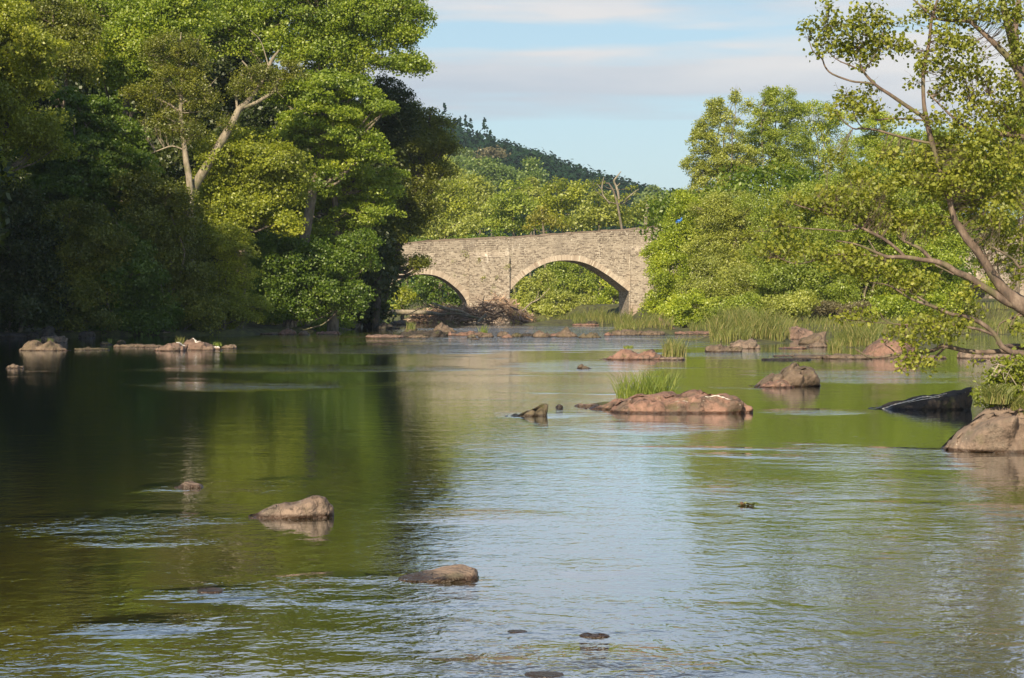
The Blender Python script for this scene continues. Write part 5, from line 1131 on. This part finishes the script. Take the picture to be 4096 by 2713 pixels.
def meadow():
    rng = np.random.default_rng(9); A = Acc(); AG = Acc()
    # px0, px1, Y0, Y1, blades, height, tint, green?
    for x0, x1, Y0, Y1, n, h, tb in [
        (2090, 2330, 144, 156, 2600, .75, 0), (2290, 2530, 136, 156, 3000, .8, .0), (2460, 2690, 101, 116, 3000, .65, .08), (2500, 2720, 112, 140, 2200, .65, .05),
        (2840, 3000, 78, 92, 2200, .95, .05), (2960, 3140, 80, 96, 3600, 1.0, .1), (3080, 3180, 84, 98, 1200, .9, .12), (2760, 2980, 100, 110, 1100, .6, .05), (2600, 2900, 112, 118, 900, .55, .1),
        (3360, 3510, 64, 74, 3000, .85, .1), (3330, 3460, 72, 82, 1400, .7, .0), (3160, 3420, 92, 104, 1500, .5, .05), (3400, 3700, 92, 103, 2200, .75, .12), (3480, 3620, 84, 100, 1500, .9, .1), (3700, 4100, 98, 108, 2000, .6, .05)]:
        px = rng.uniform(x0, x1, n); Y = rng.uniform(Y0, Y1, n)
        x = (px-CX)/F*Y; z = H(x, Y); ok = z > .0; x, Y, z = x[ok], Y[ok], z[ok]
        if len(x) == 0: continue
        hh = h*np.clip(.35+1.25*np.array([mnoise.noise(Vector((a*.55, b*.35, 3)))+.5 for a, b in zip(x, Y)]), .25, 1.5)
        V, Fq, t = blades(np.stack([x, Y, z-.03], 1), hh, .03, rng, .38, tb); A.add(V, Fq, t)
    tag(A.build('bank_grass', GRASS), kind='stuff')
meadow()
def weeds():
    # broad-leaved weeds on the near right bank
    SEED[0] += 1
    tree('weed_clump', 'leafy bank weeds and nettles overhanging the big foreground boulder', 'plants', 23.6, 4100, [(4010, 1530, 55, 32), (4080, 1490, 60, 40), (3990, 1575, 45, 22), (4070, 1570, 70, 35), (3960, 1560, 30, 25), (4110, 1430, 50, 35), (4050, 1450, 30, 22), (4160, 1520, 60, 60), (3945, 1600, 40, 26), (3985, 1505, 40, 26), (3925, 1568, 24, 18), (4005, 1455, 32, 20), (4030, 1600, 50, 30)], 'yellow', leaf=.055, rc=.12, n=26, k=1.3, shape='round', aspect=.5, twig=.002, multi=4, tr=.012, depth=1.6, basepos=tuple(at(4080, 1625, 23.6)), bark=BARKPALE, tbias=-.1)
    branch('pale umbel-flowered stalk leaning left from the near bank', [(3960, 1570, 1.6), (3925, 1540, 1.6), (3905, 1525, 1.6), (3888, 1500, 1.4), (3880, 1465, 1)], 23.0, GRASS, 'umbel_stalk', 'wild flower', subs=[[(3920, 1535, 1), (3908, 1505, .8)], [(3882, 1470, .6), (3870, 1463, .8)], [(3882, 1470, .6), (3892, 1462, .8)], [(3882, 1470, .6), (3881, 1460, .8)]])
weeds()
def debris():
    rng = np.random.default_rng(4); p = at(2976, 2020, yw(2024)); n = 26
    C = rng.normal(0, 1, (n, 3))*np.array([.035, .02, .008])+np.array([0, 0, .012]); N = nrm(np.array([0, 0, 1.])+rng.normal(0, .6, (n, 3)))
    V, Fq = leafgeo(C, N, .05, rng, .6)
    m = tintmat('floating_leaf', [(0, (.06, .03, .015)), (.6, (.14, .08, .04)), (1, (.16, .20, .03))], .6)
    o = mesh_np('floating_debris', V, Fq, m, tint=rng.random(n), loc=(p[0], p[1], 0.0)); tag(o, 'small raft of brown and green leaves floating in mid river', 'floating leaves')
debris()

# ================================================================== FAR HILL
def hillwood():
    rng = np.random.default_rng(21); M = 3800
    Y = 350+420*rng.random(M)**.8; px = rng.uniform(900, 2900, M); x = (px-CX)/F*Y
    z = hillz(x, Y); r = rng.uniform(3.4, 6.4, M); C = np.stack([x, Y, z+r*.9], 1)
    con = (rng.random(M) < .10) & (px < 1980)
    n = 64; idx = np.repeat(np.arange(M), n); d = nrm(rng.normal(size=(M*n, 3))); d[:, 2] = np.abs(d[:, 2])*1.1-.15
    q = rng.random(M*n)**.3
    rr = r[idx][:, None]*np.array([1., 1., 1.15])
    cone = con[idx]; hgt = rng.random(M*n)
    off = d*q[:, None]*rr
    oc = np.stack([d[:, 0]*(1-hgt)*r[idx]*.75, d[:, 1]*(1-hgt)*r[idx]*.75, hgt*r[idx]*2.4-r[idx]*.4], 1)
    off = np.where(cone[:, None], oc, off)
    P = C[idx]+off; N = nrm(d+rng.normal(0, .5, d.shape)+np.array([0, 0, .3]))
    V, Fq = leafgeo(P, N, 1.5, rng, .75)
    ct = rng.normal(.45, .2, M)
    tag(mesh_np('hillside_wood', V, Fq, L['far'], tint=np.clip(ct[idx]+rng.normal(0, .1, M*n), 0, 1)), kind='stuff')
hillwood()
def conifer(px, pyb, pyt, Y, label):
    SEED[0] += 1; rng = np.random.default_rng(SEED[0]); s = Y/F; b = at(px, pyb, Y); h = (pyb-pyt)*s
    root = empty('conifer_tree', b, label, 'tree')
    L4 = np.array([[0, 0, -2, .3], [0, 0, h*.5, .18], [0, 0, h, .04]]); V, Fq = tubes_batch(L4[None, :, :3], L4[None, :, 3], 6)
    mesh_np('trunk', V, Fq, BARKD, root)
    A = Acc()
    for k in range(11):
        f = k/11; zc = h*(.12+.86*f); R_ = (1-f)**.8*h*.26+.25
        for a in np.arange(0, 6.28, 6.28/7)+rng.random():
            n = 26; t = rng.random(n); w = .22*R_*(1-t)+.1
            C = np.stack([np.cos(a)*t*R_+rng.normal(0, 1, n)*w*.6, np.sin(a)*t*R_+rng.normal(0, 1, n)*w*.6, zc-t*R_*.25+t*t*R_*.3+rng.normal(0, .08, n)], 1)
            V, Fq = leafgeo(C, nrm(np.array([0, 0, 1.])+rng.normal(0, .5, (n, 3))), .55, rng, .4); A.add(V, Fq, np.clip(rng.normal(.4, .15, n), 0, 1))
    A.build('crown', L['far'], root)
conifer(1818, 530, 470, 700, 'dark pointed spruce standing proud of the hill skyline')
conifer(1735, 495, 455, 690, 'shorter dark spruce half hidden on the upper left skyline')

def haze():
    m = bpy.data.materials.new('haze_air'); m.use_nodes = True; t = NT(m); t.n.clear(); out = t.node('ShaderNodeOutputMaterial')
    v = t.node('ShaderNodeVolumePrincipled'); v.inputs['Color'].default_value = (.62, .80, 1.0, 1); v.inputs['Density'].default_value = HAZE_D
    v.inputs['Anisotropy'].default_value = .0
    t.link(v.outputs[0], out.inputs['Volume'])
    x, y0, y1, z0, z1 = 1600, -420, 3100, -40, 150
    V = [(-x, y0, z0), (x, y0, z0), (x, y1, z0), (-x, y1, z0), (-x, y0, z1), (x, y0, z1), (x, y1, z1), (-x, y1, z1)]
    f = np.array([[0, 3, 2, 1], [4, 5, 6, 7], [0, 1, 5, 4], [1, 2, 6, 5], [2, 3, 7, 6], [3, 0, 4, 7]])
    tag(mesh_np('haze', np.array(V, float), f, m), kind='stuff')
HAZE_D = .00014
if HAZE_D: haze()
